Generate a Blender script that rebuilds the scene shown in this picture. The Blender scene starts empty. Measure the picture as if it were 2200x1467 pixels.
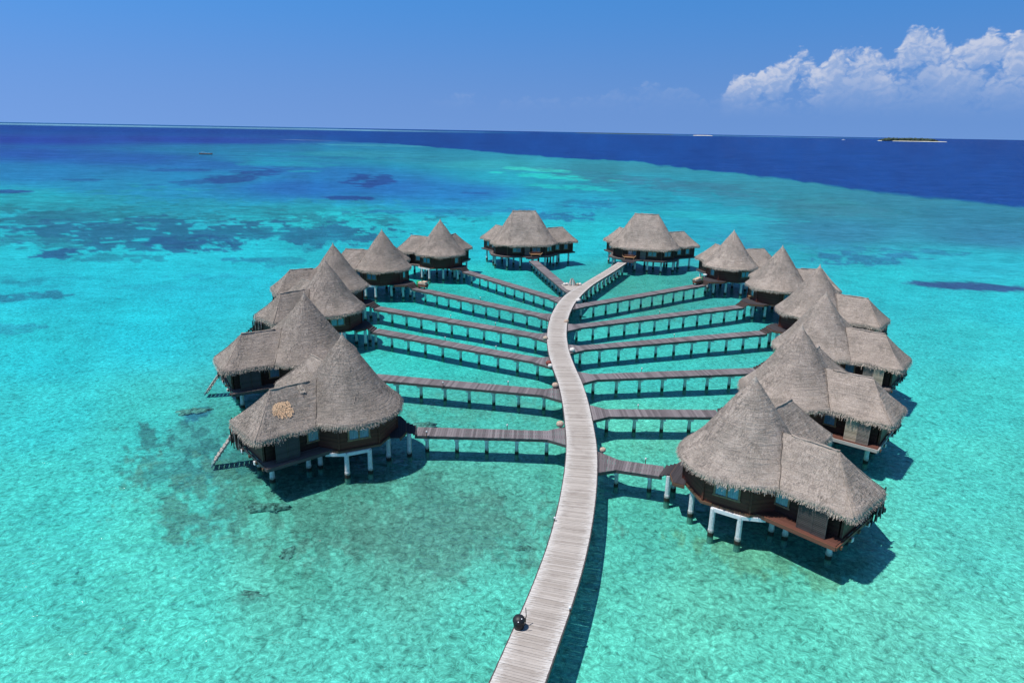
import bpy, math, random
import numpy as np
from math import radians as R, sin, cos, pi, atan2, hypot
random.seed(7); RS = np.random.RandomState(7)
S = bpy.context.scene
COL = S.collection

# ------------------------------------------------------------------ camera
PITCH, ROLL, FPX, CAMH = R(17.03), R(1.007), 1476.0, 26.0
cam = bpy.data.cameras.new('camera'); cam_o = bpy.data.objects.new('camera', cam); COL.objects.link(cam_o)
cam.sensor_width = 36.0; cam.lens = FPX / 2200 * 36.0
cam.clip_start = 0.5; cam.clip_end = 150000
fw = np.array([0, cos(PITCH), -sin(PITCH)]); up = np.array([0, sin(PITCH), cos(PITCH)]); rt = np.array([1.0, 0, 0])
rt2 = cos(ROLL) * rt + sin(ROLL) * up; up2 = -sin(ROLL) * rt + cos(ROLL) * up
from mathutils import Matrix, Vector
M = Matrix(((rt2[0], up2[0], -fw[0]), (rt2[1], up2[1], -fw[1]), (rt2[2], up2[2], -fw[2])))
cam_o.matrix_world = Matrix.Translation((0, 0, CAMH)) @ M.to_4x4()
S.camera = cam_o

# ------------------------------------------------------------------ light
SUN_EL, SUN_AZ = R(68), atan2(-0.93, -0.37)      # azimuth measured from +Y towards +X
w = bpy.data.worlds.new('World'); S.world = w; w.use_nodes = True
sun = bpy.data.lights.new('sun', 'SUN'); sun.energy = 5.0; sun.angle = R(0.55); sun.color = (1.0, 0.965, 0.91)
sun_o = bpy.data.objects.new('sun', sun); COL.objects.link(sun_o)
sd = Vector((sin(SUN_AZ) * cos(SUN_EL), cos(SUN_AZ) * cos(SUN_EL), sin(SUN_EL)))
sun_o.rotation_euler = sd.to_track_quat('Z', 'Y').to_euler(); sun_o.location = (-40, 20, 60)
S.view_settings.view_transform = 'Standard'; S.view_settings.look = 'None'
S.view_settings.gamma = 1.0; S.view_settings.exposure = 0.0; S.view_settings.use_curve_mapping = False

class NT:
    """small helper around a node tree"""
    def __init__(self, nt): self.nt = nt; nt.nodes.clear()
    def n(self, typ, **kw):
        nd = self.nt.nodes.new(typ)
        for k, v in kw.items():
            if k == 'i':
                for a, b in v.items():
                    s = nd.inputs[a]
                    if isinstance(b, bpy.types.NodeSocket): self.nt.links.new(b, s)
                    else: s.default_value = b
            else: setattr(nd, k, v)
        return nd
    def math(self, op, a, b=None, c=None, clamp=False):
        nd = self.n('ShaderNodeMath', operation=op, use_clamp=clamp)
        for i, v in enumerate((a, b, c)):
            if v is None: continue
            if isinstance(v, bpy.types.NodeSocket): self.nt.links.new(v, nd.inputs[i])
            else: nd.inputs[i].default_value = v
        return nd.outputs[0]
    def mix(self, f, a, b, blend='MIX'):
        nd = self.n('ShaderNodeMix', data_type='RGBA', blend_type=blend)
        for s, v in ((nd.inputs[0], f), (nd.inputs[6], a), (nd.inputs[7], b)):
            if isinstance(v, bpy.types.NodeSocket): self.nt.links.new(v, s)
            else: s.default_value = v if not isinstance(v, tuple) or len(v) == 4 else (*v, 1)
        return nd.outputs[2]
    def rng(self, v, a, b, c=0.0, d=1.0, smooth=False):
        nd = self.n('ShaderNodeMapRange', interpolation_type='SMOOTHSTEP' if smooth else 'LINEAR')
        self.nt.links.new(v, nd.inputs[0])
        for i, q in enumerate((a, b, c, d)):
            if isinstance(q, bpy.types.NodeSocket): self.nt.links.new(q, nd.inputs[i + 1])
            else: nd.inputs[i + 1].default_value = q
        return nd.outputs[0]
    def noise(self, vec, scale, detail=3, rough=0.55, dist=0.0):
        nd = self.n('ShaderNodeTexNoise', i={'Scale': scale, 'Detail': detail, 'Roughness': rough, 'Distortion': dist})
        self.nt.links.new(vec, nd.inputs['Vector']); return nd.outputs[0]
    def mapping(self, vec, scale=(1, 1, 1), loc=(0, 0, 0), rot=(0, 0, 0)):
        nd = self.n('ShaderNodeMapping'); self.nt.links.new(vec, nd.inputs[0])
        nd.inputs['Scale'].default_value = scale; nd.inputs['Location'].default_value = loc; nd.inputs['Rotation'].default_value = rot
        return nd.outputs[0]

# ---- world: Nishita sky with a bank of cumulus low on the right
T = NT(w.node_tree)
tc = T.n('ShaderNodeTexCoord').outputs['Generated']
sep = T.n('ShaderNodeSeparateXYZ', i={0: tc}); X, Y, Z = sep.outputs
zl = T.math('MULTIPLY_ADD', Z, 0.70, 0.34)                  # look the sky up a little higher: no white horizon band in this air
cmb = T.n('ShaderNodeCombineXYZ', i={0: X, 1: Y, 2: zl}).outputs[0]
nrm = T.n('ShaderNodeVectorMath', operation='NORMALIZE', i={0: cmb}).outputs[0]
sky = T.n('ShaderNodeTexSky', sky_type='NISHITA', sun_disc=False, sun_elevation=SUN_EL, sun_rotation=SUN_AZ % (2 * pi),
          altitude=0, air_density=1.0, dust_density=0.3, ozone_density=2.0)
T.nt.links.new(nrm, sky.inputs[0])
hz = T.rng(Z, 0.0, 0.20, 1.0, 0.0, True)
skyc = T.mix(1.0, sky.outputs[0], (0.52, 1.25, 1.80), 'MULTIPLY')
skyh = T.mix(1.0, sky.outputs[0], (0.97, 1.20, 1.55), 'MULTIPLY')
skyb = T.mix(hz, T.mix(T.rng(Z, 0.18, 0.6, 0, 1, True), skyc, T.mix(1.0, sky.outputs[0], (0.70, 0.95, 1.12), 'MULTIPLY')), skyh)
# clouds: azimuth / elevation in degrees
az = T.math('MULTIPLY', T.math('ARCTAN2', X, Y), 57.2958)
el = T.math('MULTIPLY', T.math('ARCSINE', Z), 57.2958)
cv = T.n('ShaderNodeCombineXYZ', i={0: az, 1: T.math('MULTIPLY', el, 1.25), 2: 3.7}).outputs[0]
n1 = T.noise(cv, 0.32, 2, 0.5)
nz = T.n('ShaderNodeTexNoise', i={'Scale': 0.9, 'Detail': 3, 'Roughness': 0.5, 'Vector': cv})
wv = T.n('ShaderNodeVectorMath', operation='MULTIPLY_ADD', i={0: nz.outputs[1], 1: (1.5, 1.5, 1.5), 2: cv}).outputs[0]
def bill(vec):
    v1 = T.n('ShaderNodeTexVoronoi', feature='SMOOTH_F1', i={'Scale': 0.5, 'Smoothness': 0.3, 'Vector': vec}).outputs[0]
    v2 = T.n('ShaderNodeTexVoronoi', feature='SMOOTH_F1', i={'Scale': 1.9, 'Smoothness': 0.35, 'Vector': vec}).outputs[0]
    v3 = T.noise(vec, 4.2, 6, 0.6)
    a = T.math('MULTIPLY_ADD', v1, -0.95, 1.0)
    a = T.math('MULTIPLY_ADD', v2, -0.42, a)
    return T.math('MULTIPLY_ADD', v3, 0.46, T.math('ADD', a, -0.10))
b1 = bill(wv)
wv2 = T.n('ShaderNodeVectorMath', operation='ADD', i={0: wv, 1: (-0.22, 0.30, 0.0)}).outputs[0]
b2 = bill(wv2)
# envelope: top rises from the left end of the bank to its crown
crv = T.n('ShaderNodeFloatCurve'); cm = crv.mapping; c0 = cm.curves[0]
def cpx(px, py):
    d = fw + rt2 * (px - 1100) / FPX - up2 * (py - 733.5) / FPX; d = d / np.linalg.norm(d)
    return math.degrees(atan2(d[0], d[1])), math.degrees(math.asin(d[2]))
tops = [(a_, b_ - 26) for a_, b_ in [(900, 222), (1100, 200), (1180, 215), (1340, 190), (1480, 180), (1545, 200), (1580, 155), (1650, 138), (1710, 112), (1745, 112), (1772, 132), (1800, 92), (1860, 78), (1895, 82), (1922, 108), (1950, 72), (1990, 46), (2032, 48), (2055, 82), (2095, 62), (2140, 55), (2170, 78), (2215, 60), (2290, 75), (2600, 120), (3000, 190)]]
pts = [cpx(*t) for t in tops]
az0, az1 = pts[0][0], pts[-1][0]
P = [((a - az0) / (az1 - az0), max(0.0, e / 12.0)) for a, e in pts]
c0.points[0].location = P[0]; c0.points[1].location = P[-1]
for q in P[1:-1]: c0.points.new(*q)
cm.update()
T.nt.links.new(T.rng(az, az0, az1), crv.inputs['Value'])
top = T.math('MULTIPLY', crv.outputs[0], 12.0)
under = T.math('SUBTRACT', top, el)                                     # degrees below the envelope
e1 = T.rng(under, -0.5, 1.6, -0.62, 0.75)
dens = T.math('ADD', T.math('ADD', T.math('ADD', b1, -0.72), e1), T.math('MULTIPLY_ADD', n1, 0.9, -0.47))
base = T.rng(el, 0.9, 4.2, 0.0, 1.0, True)
strong = T.rng(az, pts[5][0], pts[6][0], 0.14, 1.0, True)
m = T.math('MULTIPLY', T.rng(dens, 0.0, 0.42, 0, 1, True), T.math('MULTIPLY', base, strong))
m = T.math('MULTIPLY', m, T.rng(az, az0, az0 + 3, 0, 1, True))
m = T.math('MULTIPLY', m, T.rng(az, az1 - 4, az1, 1, 0, True))
lit = T.rng(T.math('SUBTRACT', b1, b2), -0.22, 0.30, 0.0, 1.0, True)
thick = T.rng(dens, 0.10, 0.75, 0, 1)
shade = T.math('MULTIPLY', T.math('MULTIPLY_ADD', lit, 0.75, 0.25), T.rng(under, 0.3, 4.6, 1.0, 0.25))
cc = T.mix(shade, (2.5, 3.9, 6.9), (7.1, 7.25, 8.15))
mm = T.math('MULTIPLY', m, T.rng(under, 1.0, 6.5, 0.92, 0.50))
final = T.mix(mm, skyb, cc)
bg = T.n('ShaderNodeBackground', i={'Color': final, 'Strength': 0.1})
T.nt.links.new(bg.outputs[0], T.n('ShaderNodeOutputWorld').inputs[0])

# ------------------------------------------------------------------ helpers
def link(o, parent=None):
    COL.objects.link(o)
    if parent is not None: o.parent = parent
    return o
def tag(o, label=None, cat=None, group=None, kind=None):
    if label: o['label'] = label
    if cat: o['category'] = cat
    if group: o['group'] = group
    if kind: o['kind'] = kind
    return o
def empty(name, loc=(0, 0, 0), rz=0.0):
    o = bpy.data.objects.new(name, None); o.location = loc; o.rotation_euler = (0, 0, rz)
    o.empty_display_size = 0.5
    return link(o)
def mobj(name, me, parent=None, loc=(0, 0, 0), rz=0.0):
    o = bpy.data.objects.new(name, me); o.location = loc; o.rotation_euler = (0, 0, rz)
    return link(o, parent)

class MB:
    def __init__(self): self.v = []; self.f = []; self.mi = []; self.lat = []; self.ms = []
    def mat(self, m):
        if m not in self.ms: self.ms.append(m)
        return self.ms.index(m)
    def add(self, vs, fs, m=None, lat=None):
        b = len(self.v); self.v += [tuple(map(float, q)) for q in vs]
        k = self.mat(m) if m is not None else 0
        for f in fs: self.f.append(tuple(b + i for i in f)); self.mi.append(k)
        self.lat += list(lat) if lat is not None else [0.0] * len(vs)
    def box(self, c, s, m=None, rz=0.0, rx=0.0):
        hx, hy, hz = s[0] / 2, s[1] / 2, s[2] / 2; vs = []
        for dz in (-hz, hz):
            for dx, dy in ((-hx, -hy), (hx, -hy), (hx, hy), (-hx, hy)):
                x, y, z = dx, dy, dz
                if rx: y, z = y * cos(rx) - z * sin(rx), y * sin(rx) + z * cos(rx)
                x, y = x * cos(rz) - y * sin(rz), x * sin(rz) + y * cos(rz)
                vs.append((c[0] + x, c[1] + y, c[2] + z))
        self.add(vs, [(3, 2, 1, 0), (4, 5, 6, 7), (0, 1, 5, 4), (1, 2, 6, 5), (2, 3, 7, 6), (3, 0, 4, 7)], m)
    def bar(self, a, b, wd, h, m=None):
        a = Vector(a); b = Vector(b); d = b - a; L = d.length
        if L < 1e-6: return
        d.normalize(); u = Vector((0, 0, 1)) if abs(d.z) < 0.95 else Vector((1, 0, 0))
        s = d.cross(u).normalized(); t = s.cross(d).normalized(); vs = []
        for p in (a, b):
            for i, j in ((-1, -1), (1, -1), (1, 1), (-1, 1)): vs.append(p + s * (i * wd / 2) + t * (j * h / 2))
        self.add(vs, [(0, 1, 2, 3), (7, 6, 5, 4), (0, 4, 5, 1), (1, 5, 6, 2), (2, 6, 7, 3), (3, 7, 4, 0)], m)
    def tube(self, pts, rad, n=8, m=None, cap=True):
        pts = [Vector(p) for p in pts]; k = len(pts)
        rad = rad if isinstance(rad, (list, tuple)) else [rad] * k; vs = []; fs = []
        for i, p in enumerate(pts):
            d = (pts[min(i + 1, k - 1)] - pts[max(i - 1, 0)]).normalized()
            u = Vector((0, 0, 1)) if abs(d.z) < 0.9 else Vector((1, 0, 0))
            s = d.cross(u).normalized(); t = s.cross(d)
            for j in range(n):
                a = 2 * pi * j / n; vs.append(p + s * (cos(a) * rad[i]) + t * (sin(a) * rad[i]))
        for i in range(k - 1):
            for j in range(n):
                a = i * n + j; b = i * n + (j + 1) % n; fs.append((a, b, b + n, a + n))
        if cap: fs += [tuple(range(n))[::-1], tuple(range((k - 1) * n, k * n))]
        self.add(vs, fs, m)
    def prism(self, poly, z0, z1, m=None):
        n = len(poly)
        ar = sum(poly[i][0] * poly[(i + 1) % n][1] - poly[(i + 1) % n][0] * poly[i][1] for i in range(n))
        if ar < 0: poly = poly[::-1]
        vs = [(x, y, z0) for x, y in poly] + [(x, y, z1) for x, y in poly]
        fs = [tuple(range(n))[::-1], tuple(range(n, 2 * n))] + [(i, (i + 1) % n, n + (i + 1) % n, n + i) for i in range(n)]
        self.add(vs, fs, m)
    def lathe(self, prof, n=16, m=None, c=(0, 0, 0)):
        vs = []; fs = []; k = len(prof)
        for r, z in prof:
            for j in range(n):
                a = 2 * pi * j / n; vs.append((c[0] + r * cos(a), c[1] + r * sin(a), c[2] + z))
        for i in range(k - 1):
            for j in range(n):
                a = i * n + j; b = i * n + (j + 1) % n; fs.append((a, b, b + n, a + n))
        fs += [tuple(range(n))[::-1], tuple(range((k - 1) * n, k * n))]
        self.add(vs, fs, m)
    def mesh(self, name, mat=None, smooth=False):
        me = bpy.data.meshes.new(name); me.from_pydata(self.v, [], self.f)
        ms = self.ms or ([mat] if mat else [])
        for q in ms: me.materials.append(q)
        if len(self.ms) > 1: me.polygons.foreach_set('material_index', self.mi)
        if any(self.lat): 
            at = me.attributes.new('lat', 'FLOAT', 'POINT'); at.data.foreach_set('value', self.lat)
        if smooth: me.polygons.foreach_set('use_smooth', [True] * len(self.f))
        me.update(); return me
    def obj(self, name, mat=None, parent=None, smooth=False, loc=(0, 0, 0), rz=0.0):
        return mobj(name, self.mesh(name, mat, smooth), parent, loc, rz)

# value noise in numpy
_tab = RS.rand(256, 256)
def vnoise(x, y):
    xi = np.floor(x).astype(np.int64); yi = np.floor(y).astype(np.int64); fx = x - xi; fy = y - yi
    fx = fx * fx * (3 - 2 * fx); fy = fy * fy * (3 - 2 * fy); a = xi & 255; b = yi & 255; a1 = (xi + 1) & 255; b1_ = (yi + 1) & 255
    return (_tab[a, b] * (1 - fx) + _tab[a1, b] * fx) * (1 - fy) + (_tab[a, b1_] * (1 - fx) + _tab[a1, b1_] * fx) * fy - 0.5
def fbm(x, y, o=4):
    s = 0; a = 1.0
    for k in range(o): s = s + a * vnoise(x * 2 ** k + 17.3 * k, y * 2 ** k + 5.1 * k); a *= 0.5
    return s

# ------------------------------------------------------------------ materials
def mat(name):
    m = bpy.data.materials.new(name); m.use_nodes = True; return m, NT(m.node_tree)
def finish(T, bs): T.nt.links.new(bs.outputs[0], T.n('ShaderNodeOutputMaterial').inputs[0])
def principled(T, **i):
    return T.n('ShaderNodeBsdfPrincipled', i=i)
def bump(T, h, strength=0.5, dist=0.05):
    return T.n('ShaderNodeBump', i={'Height': h, 'Strength': strength, 'Distance': dist}).outputs[0]

def m_thatch(name, c_lo, c_hi, weather=1.0):
    m, T = mat(name)
    ob = T.n('ShaderNodeTexCoord').outputs['Object']; oi = T.n('ShaderNodeObjectInfo').outputs['Random']
    isl = T.n('ShaderNodeNewGeometry').outputs['Random Per Island']
    off = T.n('ShaderNodeVectorMath', operation='ADD', i={0: ob, 1: T.n('ShaderNodeCombineXYZ', i={0: T.math('MULTIPLY', oi, 37.0), 1: T.math('MULTIPLY', oi, 11.0), 2: 0.0}).outputs[0]}).outputs[0]
    fine = T.noise(T.mapping(off, (1, 1, 0.35)), 13, 5, 0.75)
    mid = T.noise(off, 3.2, 4, 0.6)
    big = T.noise(off, 0.55, 4, 0.6)
    band = T.noise(T.mapping(off, (0.6, 0.6, 6.0)), 1.3, 4, 0.65, 0.15)       # courses of thatch
    v = T.math('ADD', T.math('MULTIPLY_ADD', fine, 1.15, -0.30), T.math('MULTIPLY', mid, 0.30))
    v = T.math('ADD', v, T.math('MULTIPLY', band, 0.42))
    f = T.rng(v, 0.40, 0.92, 0, 1)
    f = T.math('ADD', T.math('MULTIPLY', f, 0.78), T.math('MULTIPLY', isl, 0.22))
    c = T.mix(f, (*c_lo, 1), (*c_hi, 1))
    c = T.mix(T.math('MULTIPLY', T.rng(big, 0.42, 0.68, 0, 1, True), 0.9 * weather), c, T.mix(1.0, c, (0.66, 0.68, 0.68), 'MULTIPLY'))
    c = T.mix(T.math('MULTIPLY', T.rng(mid, 0.62, 0.76, 0, 1, True), 0.35), c, (0.34, 0.31, 0.275, 1))
    hsv = T.n('ShaderNodeHueSaturation', i={'Value': T.math('MULTIPLY', T.math('MULTIPLY_ADD', oi, 0.12, 0.94), T.rng(T.n('ShaderNodeSeparateXYZ', i={0: T.n('ShaderNodeObjectInfo').outputs['Location']}).outputs[0], -6, 6, 0.88 if name != 'new_thatch' else 1.25, 1.0)), 'Color': c}).outputs[0]
    nb = bump(T, T.math('ADD', T.math('MULTIPLY', fine, 0.7), T.math('MULTIPLY', band, 1.4)), 0.8, 0.12)
    finish(T, principled(T, **{'Base Color': hsv, 'Roughness': 0.95, 'Specular IOR Level': 0.15, 'Normal': nb})); return m
THATCH = m_thatch('thatch', (0.196, 0.160, 0.134), (0.560, 0.466, 0.398))
FRINGE = m_thatch('thatch_eave', (0.30, 0.25, 0.21), (0.64, 0.55, 0.46), 0.1)
CAP = m_thatch('thatch_cap', (0.22, 0.18, 0.15), (0.58, 0.49, 0.42), 0.3)
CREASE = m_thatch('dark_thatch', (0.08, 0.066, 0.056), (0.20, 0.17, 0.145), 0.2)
PATCH = m_thatch('new_thatch', (0.34, 0.20, 0.12), (0.62, 0.44, 0.28), 0.1)

def m_plank(name, lo, hi, edge, wear=0.5):
    m, T = mat(name)
    g = T.n('ShaderNodeNewGeometry'); pos = g.outputs['Position']; isl = g.outputs['Random Per Island']
    oi = T.n('ShaderNodeObjectInfo').outputs['Random']
    rnd = T.math('FRACT', T.math('ADD', isl, oi))
    lat = T.n('ShaderNodeAttribute', attribute_name='lat').outputs['Fac']
    ob = T.n('ShaderNodeVectorMath', operation='ADD', i={0: pos, 1: T.n('ShaderNodeCombineXYZ', i={0: 0.0, 1: 0.0, 2: T.math('MULTIPLY', rnd, 50.0)}).outputs[0]}).outputs[0]
    grain = T.noise(T.mapping(ob, (1.6, 16, 1)), 1.6, 4, 0.65)
    blot = T.noise(pos, 0.9, 4, 0.6)
    f = T.math('ADD', T.math('MULTIPLY', rnd, 0.62), T.math('MULTIPLY', T.rng(grain, 0.3, 0.7), 0.38))
    c = T.mix(f, (*lo, 1), (*hi, 1))
    c = T.mix(T.math('MULTIPLY', T.rng(blot, 0.5, 0.68, 0, 1, True), wear * 0.6), c, T.mix(1.0, c, (0.70, 0.68, 0.68), 'MULTIPLY'))
    al = T.math('ABSOLUTE', lat)
    ef = T.math('MULTIPLY', T.rng(T.math('ADD', al, T.math('MULTIPLY', T.rng(grain, 0.3, 0.7, -0.5, 0.5), 0.9)), 0.55, 1.1, 0, 1, True), wear)
    c = T.mix(ef, c, (*edge, 1))
    finish(T, principled(T, **{'Base Color': c, 'Roughness': 0.85, 'Specular IOR Level': 0.25, 'Normal': bump(T, grain, 0.35, 0.02)})); return m
P_MAIN = m_plank('weathered_plank', (0.285, 0.245, 0.213), (0.47, 0.42, 0.378), (0.60, 0.575, 0.545), 0.8)
P_SIDE = m_plank('dark_plank', (0.075, 0.062, 0.066), (0.25, 0.22, 0.228), (0.24, 0.21, 0.20), 0.25)
P_PORCH = m_plank('stained_plank', (0.030, 0.026, 0.030), (0.062, 0.054, 0.058), (0.06, 0.05, 0.05), 0.2)
P_RED = m_plank('red_plank', (0.07, 0.028, 0.020), (0.14, 0.056, 0.040), (0.2, 0.1, 0.07), 0.2)
P_DECK = m_plank('veranda_plank', (0.105, 0.085, 0.078), (0.19, 0.158, 0.147), (0.2, 0.17, 0.15), 0.2)

def m_board(name, lo, hi, vertical=False, step=0.16, wear=(0.3, 0.2, 0.15)):
    m, T = mat(name)
    ob = T.n('ShaderNodeTexCoord').outputs['Object']; s = T.n('ShaderNodeSeparateXYZ', i={0: ob}).outputs
    z = s[2] if not vertical else T.math('ADD', s[0], s[1])
    q = T.math('DIVIDE', z, step); fl = T.math('FLOOR', q); fr = T.math('FRACT', q)
    wn = T.n('ShaderNodeTexWhiteNoise', noise_dimensions='1D', i={'W': fl}).outputs['Value']
    gr = T.noise(T.mapping(ob, (2, 2, 20)), 1.5, 4, 0.6); blot = T.noise(ob, 1.1, 3, 0.6)
    c = T.mix(T.math('ADD', T.math('MULTIPLY', wn, 0.5), T.math('MULTIPLY', gr, 0.5)), (*lo, 1), (*hi, 1))
    c = T.mix(T.math('MULTIPLY', T.rng(blot, 0.55, 0.75, 0, 1, True), 0.3), c, (*wear, 1))
    gap = T.rng(fr, 0.0, 0.08, 0.0, 1.0)
    nb = bump(T, T.math('ADD', gap, T.math('MULTIPLY', gr, 0.3)), 0.6, 0.02)
    finish(T, principled(T, **{'Base Color': c, 'Roughness': 0.6, 'Specular IOR Level': 0.3, 'Normal': nb})); return m
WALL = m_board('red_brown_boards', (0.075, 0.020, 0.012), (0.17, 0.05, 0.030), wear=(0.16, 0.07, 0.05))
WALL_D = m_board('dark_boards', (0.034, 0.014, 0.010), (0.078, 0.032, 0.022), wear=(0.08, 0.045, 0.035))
BEAM = m_board('brown_beam', (0.085, 0.045, 0.028), (0.17, 0.09, 0.055), wear=(0.2, 0.13, 0.08))
BEAM_R = m_board('red_beam', (0.10, 0.040, 0.024), (0.19, 0.078, 0.05), wear=(0.26, 0.12, 0.07))
BEAM_W = m_board('bleached_beam', (0.28, 0.25, 0.23), (0.45, 0.42, 0.40), wear=(0.2, 0.17, 0.15))
BEAM_G = m_board('grey_beam', (0.055, 0.046, 0.046), (0.11, 0.092, 0.09), wear=(0.13, 0.11, 0.10))
SHUT_D = m_board('dark_shutter', (0.042, 0.035, 0.034), (0.085, 0.072, 0.068), wear=(0.11, 0.10, 0.095))
SHUT_L = m_board('bleached_shutter', (0.30, 0.235, 0.17), (0.55, 0.46, 0.36), wear=(0.3, 0.25, 0.2))
SHUT_M = m_board('grey_shutter', (0.16, 0.13, 0.11), (0.27, 0.23, 0.20), wear=(0.3, 0.25, 0.2))

def m_plain(name, c, rough=0.6, var=0.15, scale=6, spec=0.3, metal=0.0):
    m, T = mat(name); ob = T.n('ShaderNodeTexCoord').outputs['Object']; n = T.noise(ob, scale, 4, 0.6)
    lo = tuple(max(0, q * (1 - 2 * var)) for q in c); hi = tuple(q * (1 + var) for q in c)
    finish(T, principled(T, **{'Base Color': T.mix(T.rng(n, 0.3, 0.7), (*lo, 1), (*hi, 1)), 'Roughness': rough, 'Specular IOR Level': spec, 'Metallic': metal, 'Normal': bump(T, n, 0.2, 0.02)})); return m
def m_post():
    m, T = mat('concrete_post'); pos = T.n('ShaderNodeNewGeometry').outputs['Position']; z = T.n('ShaderNodeSeparateXYZ', i={0: pos}).outputs[2]
    n = T.noise(pos, 7, 4, 0.65); zz = T.math('ADD', z, T.math('MULTIPLY_ADD', n, 0.24, -0.12))
    c = T.mix(T.rng(n, 0.35, 0.75), (0.50, 0.50, 0.50, 1), (0.80, 0.80, 0.80, 1))
    c = T.mix(T.rng(zz, 0.52, 0.30, 0, 1, True), c, (0.34, 0.33, 0.30, 1))
    c = T.mix(T.rng(zz, 0.28, 0.20, 0, 1, True), c, (0.030, 0.024, 0.018, 1))
    c = T.mix(T.rng(z, 0.0, -0.22, 0, 1, True), c, (0.13, 0.24, 0.18, 1))  # algae tint plus the water's veil, painted into the submerged part
    finish(T, principled(T, **{'Base Color': c, 'Roughness': 0.75, 'Specular IOR Level': 0.3, 'Normal': bump(T, n, 0.4, 0.03)})); return m
POST = m_post()
CONC = m_plain('white_concrete', (0.72, 0.72, 0.72), 0.7, 0.07, 3)
def m_pane():
    m, T = mat('window_pane'); ob = T.n('ShaderNodeTexCoord').outputs['Object']; n = T.noise(T.mapping(ob, (6, 6, 0.6)), 2.2, 3, 0.5)
    finish(T, principled(T, **{'Base Color': T.mix(T.rng(n, 0.35, 0.65), (0.10, 0.17, 0.25, 1), (0.21, 0.31, 0.40, 1)), 'Roughness': 0.06, 'Specular IOR Level': 0.9, 'Coat Weight': 0.6, 'Coat Roughness': 0.03})); return m
PANE = m_pane()
FRAME = m_plain('window_frame', (0.30, 0.18, 0.10), 0.6, 0.2)
STICK = m_plain('dark_sticks', (0.028, 0.024, 0.022), 0.8, 0.3)
ROPE = m_plain('driftwood', (0.36, 0.33, 0.30), 0.85, 0.3, 5)
BLACK = m_plain('black_plastic', (0.016, 0.015, 0.016), 0.5, 0.2, 3, 0.4)
POT = m_plain('tan_clay', (0.50, 0.38, 0.29), 0.8, 0.2, 8)
POTR = m_plain('red_clay', (0.24, 0.06, 0.045), 0.6, 0.25, 8)
POTW = m_plain('white_clay', (0.68, 0.65, 0.60), 0.7, 0.15, 8)
TEAK = m_plain('orange_teak', (0.55, 0.30, 0.15), 0.5, 0.2, 8)
LINEN = m_plain('tan_linen', (0.66, 0.47, 0.33), 0.9, 0.1, 6)
BASKET = m_plain('brown_wicker', (0.24, 0.11, 0.07), 0.8, 0.3, 20)
GREEN = m_plain('green_cloth', (0.02, 0.36, 0.12), 0.6, 0.1, 6)
WHITE = m_plain('white_plastic', (0.80, 0.80, 0.80), 0.4, 0.04, 6)
SAND = m_plain('pale_sand', (0.74, 0.66, 0.52), 0.9, 0.1, 0.05)
FOLI = m_plain('island_trees', (0.045, 0.070, 0.040), 0.8, 0.4, 0.08)
TRUNK = m_plain('palm_trunk', (0.13, 0.10, 0.08), 0.8, 0.2, 1)
HULL = m_plain('dark_hull', (0.02, 0.025, 0.045), 0.5, 0.2, 2)
CORAL = m_plain('coral_rock', (0.17, 0.27, 0.215), 0.9, 0.5, 3.5)
DARKIN = m_plain('dark_interior', (0.012, 0.010, 0.009), 0.9, 0.1, 2)

# ------------------------------------------------------------------ sea bed (albedo laid out on the bed as reef, sand and deep water, with caustics painted in)
def proj(P):
    P = P - np.array([0, 0, CAMH]); d = P @ fw; d = np.where(d < 1e-3, 1e-3, d)
    return 1100 + FPX * (P @ rt2) / d, 733.5 - FPX * (P @ up2) / d
def s2l(c): c = np.array(c, float) / 255.0; return np.where(c <= 0.04045, c / 12.92, ((c + 0.055) / 1.055) ** 2.4)
CP = [(100,1440,75,205,190),(700,1440,80,210,196),(1300,1440,80,205,188),(1700,1440,82,206,188),(2150,1440,92,214,196),
 (60,1250,66,208,198),(350,1250,72,208,194),(600,1200,78,190,174),(900,1150,82,176,160),(1050,1300,80,208,192),(1500,1250,86,204,184),(1900,1300,90,208,190),(2150,1150,76,204,192),
 (100,1050,56,203,195),(330,1080,66,200,186),(700,1060,70,168,152),(1000,1080,76,172,156),(1400,1100,72,196,180),(1700,1150,80,196,176),(2100,1000,68,204,194),
 (100,880,42,203,205),(300,900,50,200,195),(430,930,56,168,162),(1000,880,62,186,174),(1350,940,78,200,180),(2100,850,54,200,196),
 (100,750,22,194,205),(300,700,16,194,210),(950,750,40,200,194),(1400,770,52,196,190),(2100,720,42,194,200),
 (100,600,18,182,202),(350,600,8,190,210),(950,620,28,190,190),(1400,620,52,168,162),(1900,600,30,186,200),(2150,660,32,190,204),
 (80,430,18,172,200),(480,575,16,186,206),(700,470,20,182,200),(1000,500,0,184,205),(1250,500,0,192,210),(1500,480,32,162,192),(1800,490,45,135,172),(2130,500,45,130,170),(1700,560,34,170,192),(2100,560,34,178,202),
 (1200,425,0,160,200),(1500,430,32,156,188),(1800,440,50,140,166),(2100,460,44,128,165),
 (60,370,8,124,184),(250,400,0,140,190),(450,380,0,132,188),(650,400,0,112,188),(850,400,0,116,190),(1000,410,0,126,195),(1300,395,40,148,180),(1600,400,48,142,172),(1900,430,48,134,168),
 (1060,352,46,160,185),(1150,380,36,164,195),(900,340,42,140,174),(1300,360,48,140,168),(750,330,44,142,176),
 (60,330,10,92,172),(300,340,5,100,176),(450,350,2,112,182),(600,340,14,138,182),(700,370,0,120,188),
 (60,300,16,78,168),(400,300,20,80,168),(600,322,26,122,172),
 (200,278,22,74,162),(900,290,26,78,162)]
DEEP = s2l((10, 80, 158))
EDGE = [(-800,330),(480,306),(520,303),(700,303),(850,309),(1000,322),(1100,330),(1200,338),(1350,345),(1450,357),(1600,375),(1750,392),(1900,412),(2050,428),(2200,441),(2600,480),(3600,600)]
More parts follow.
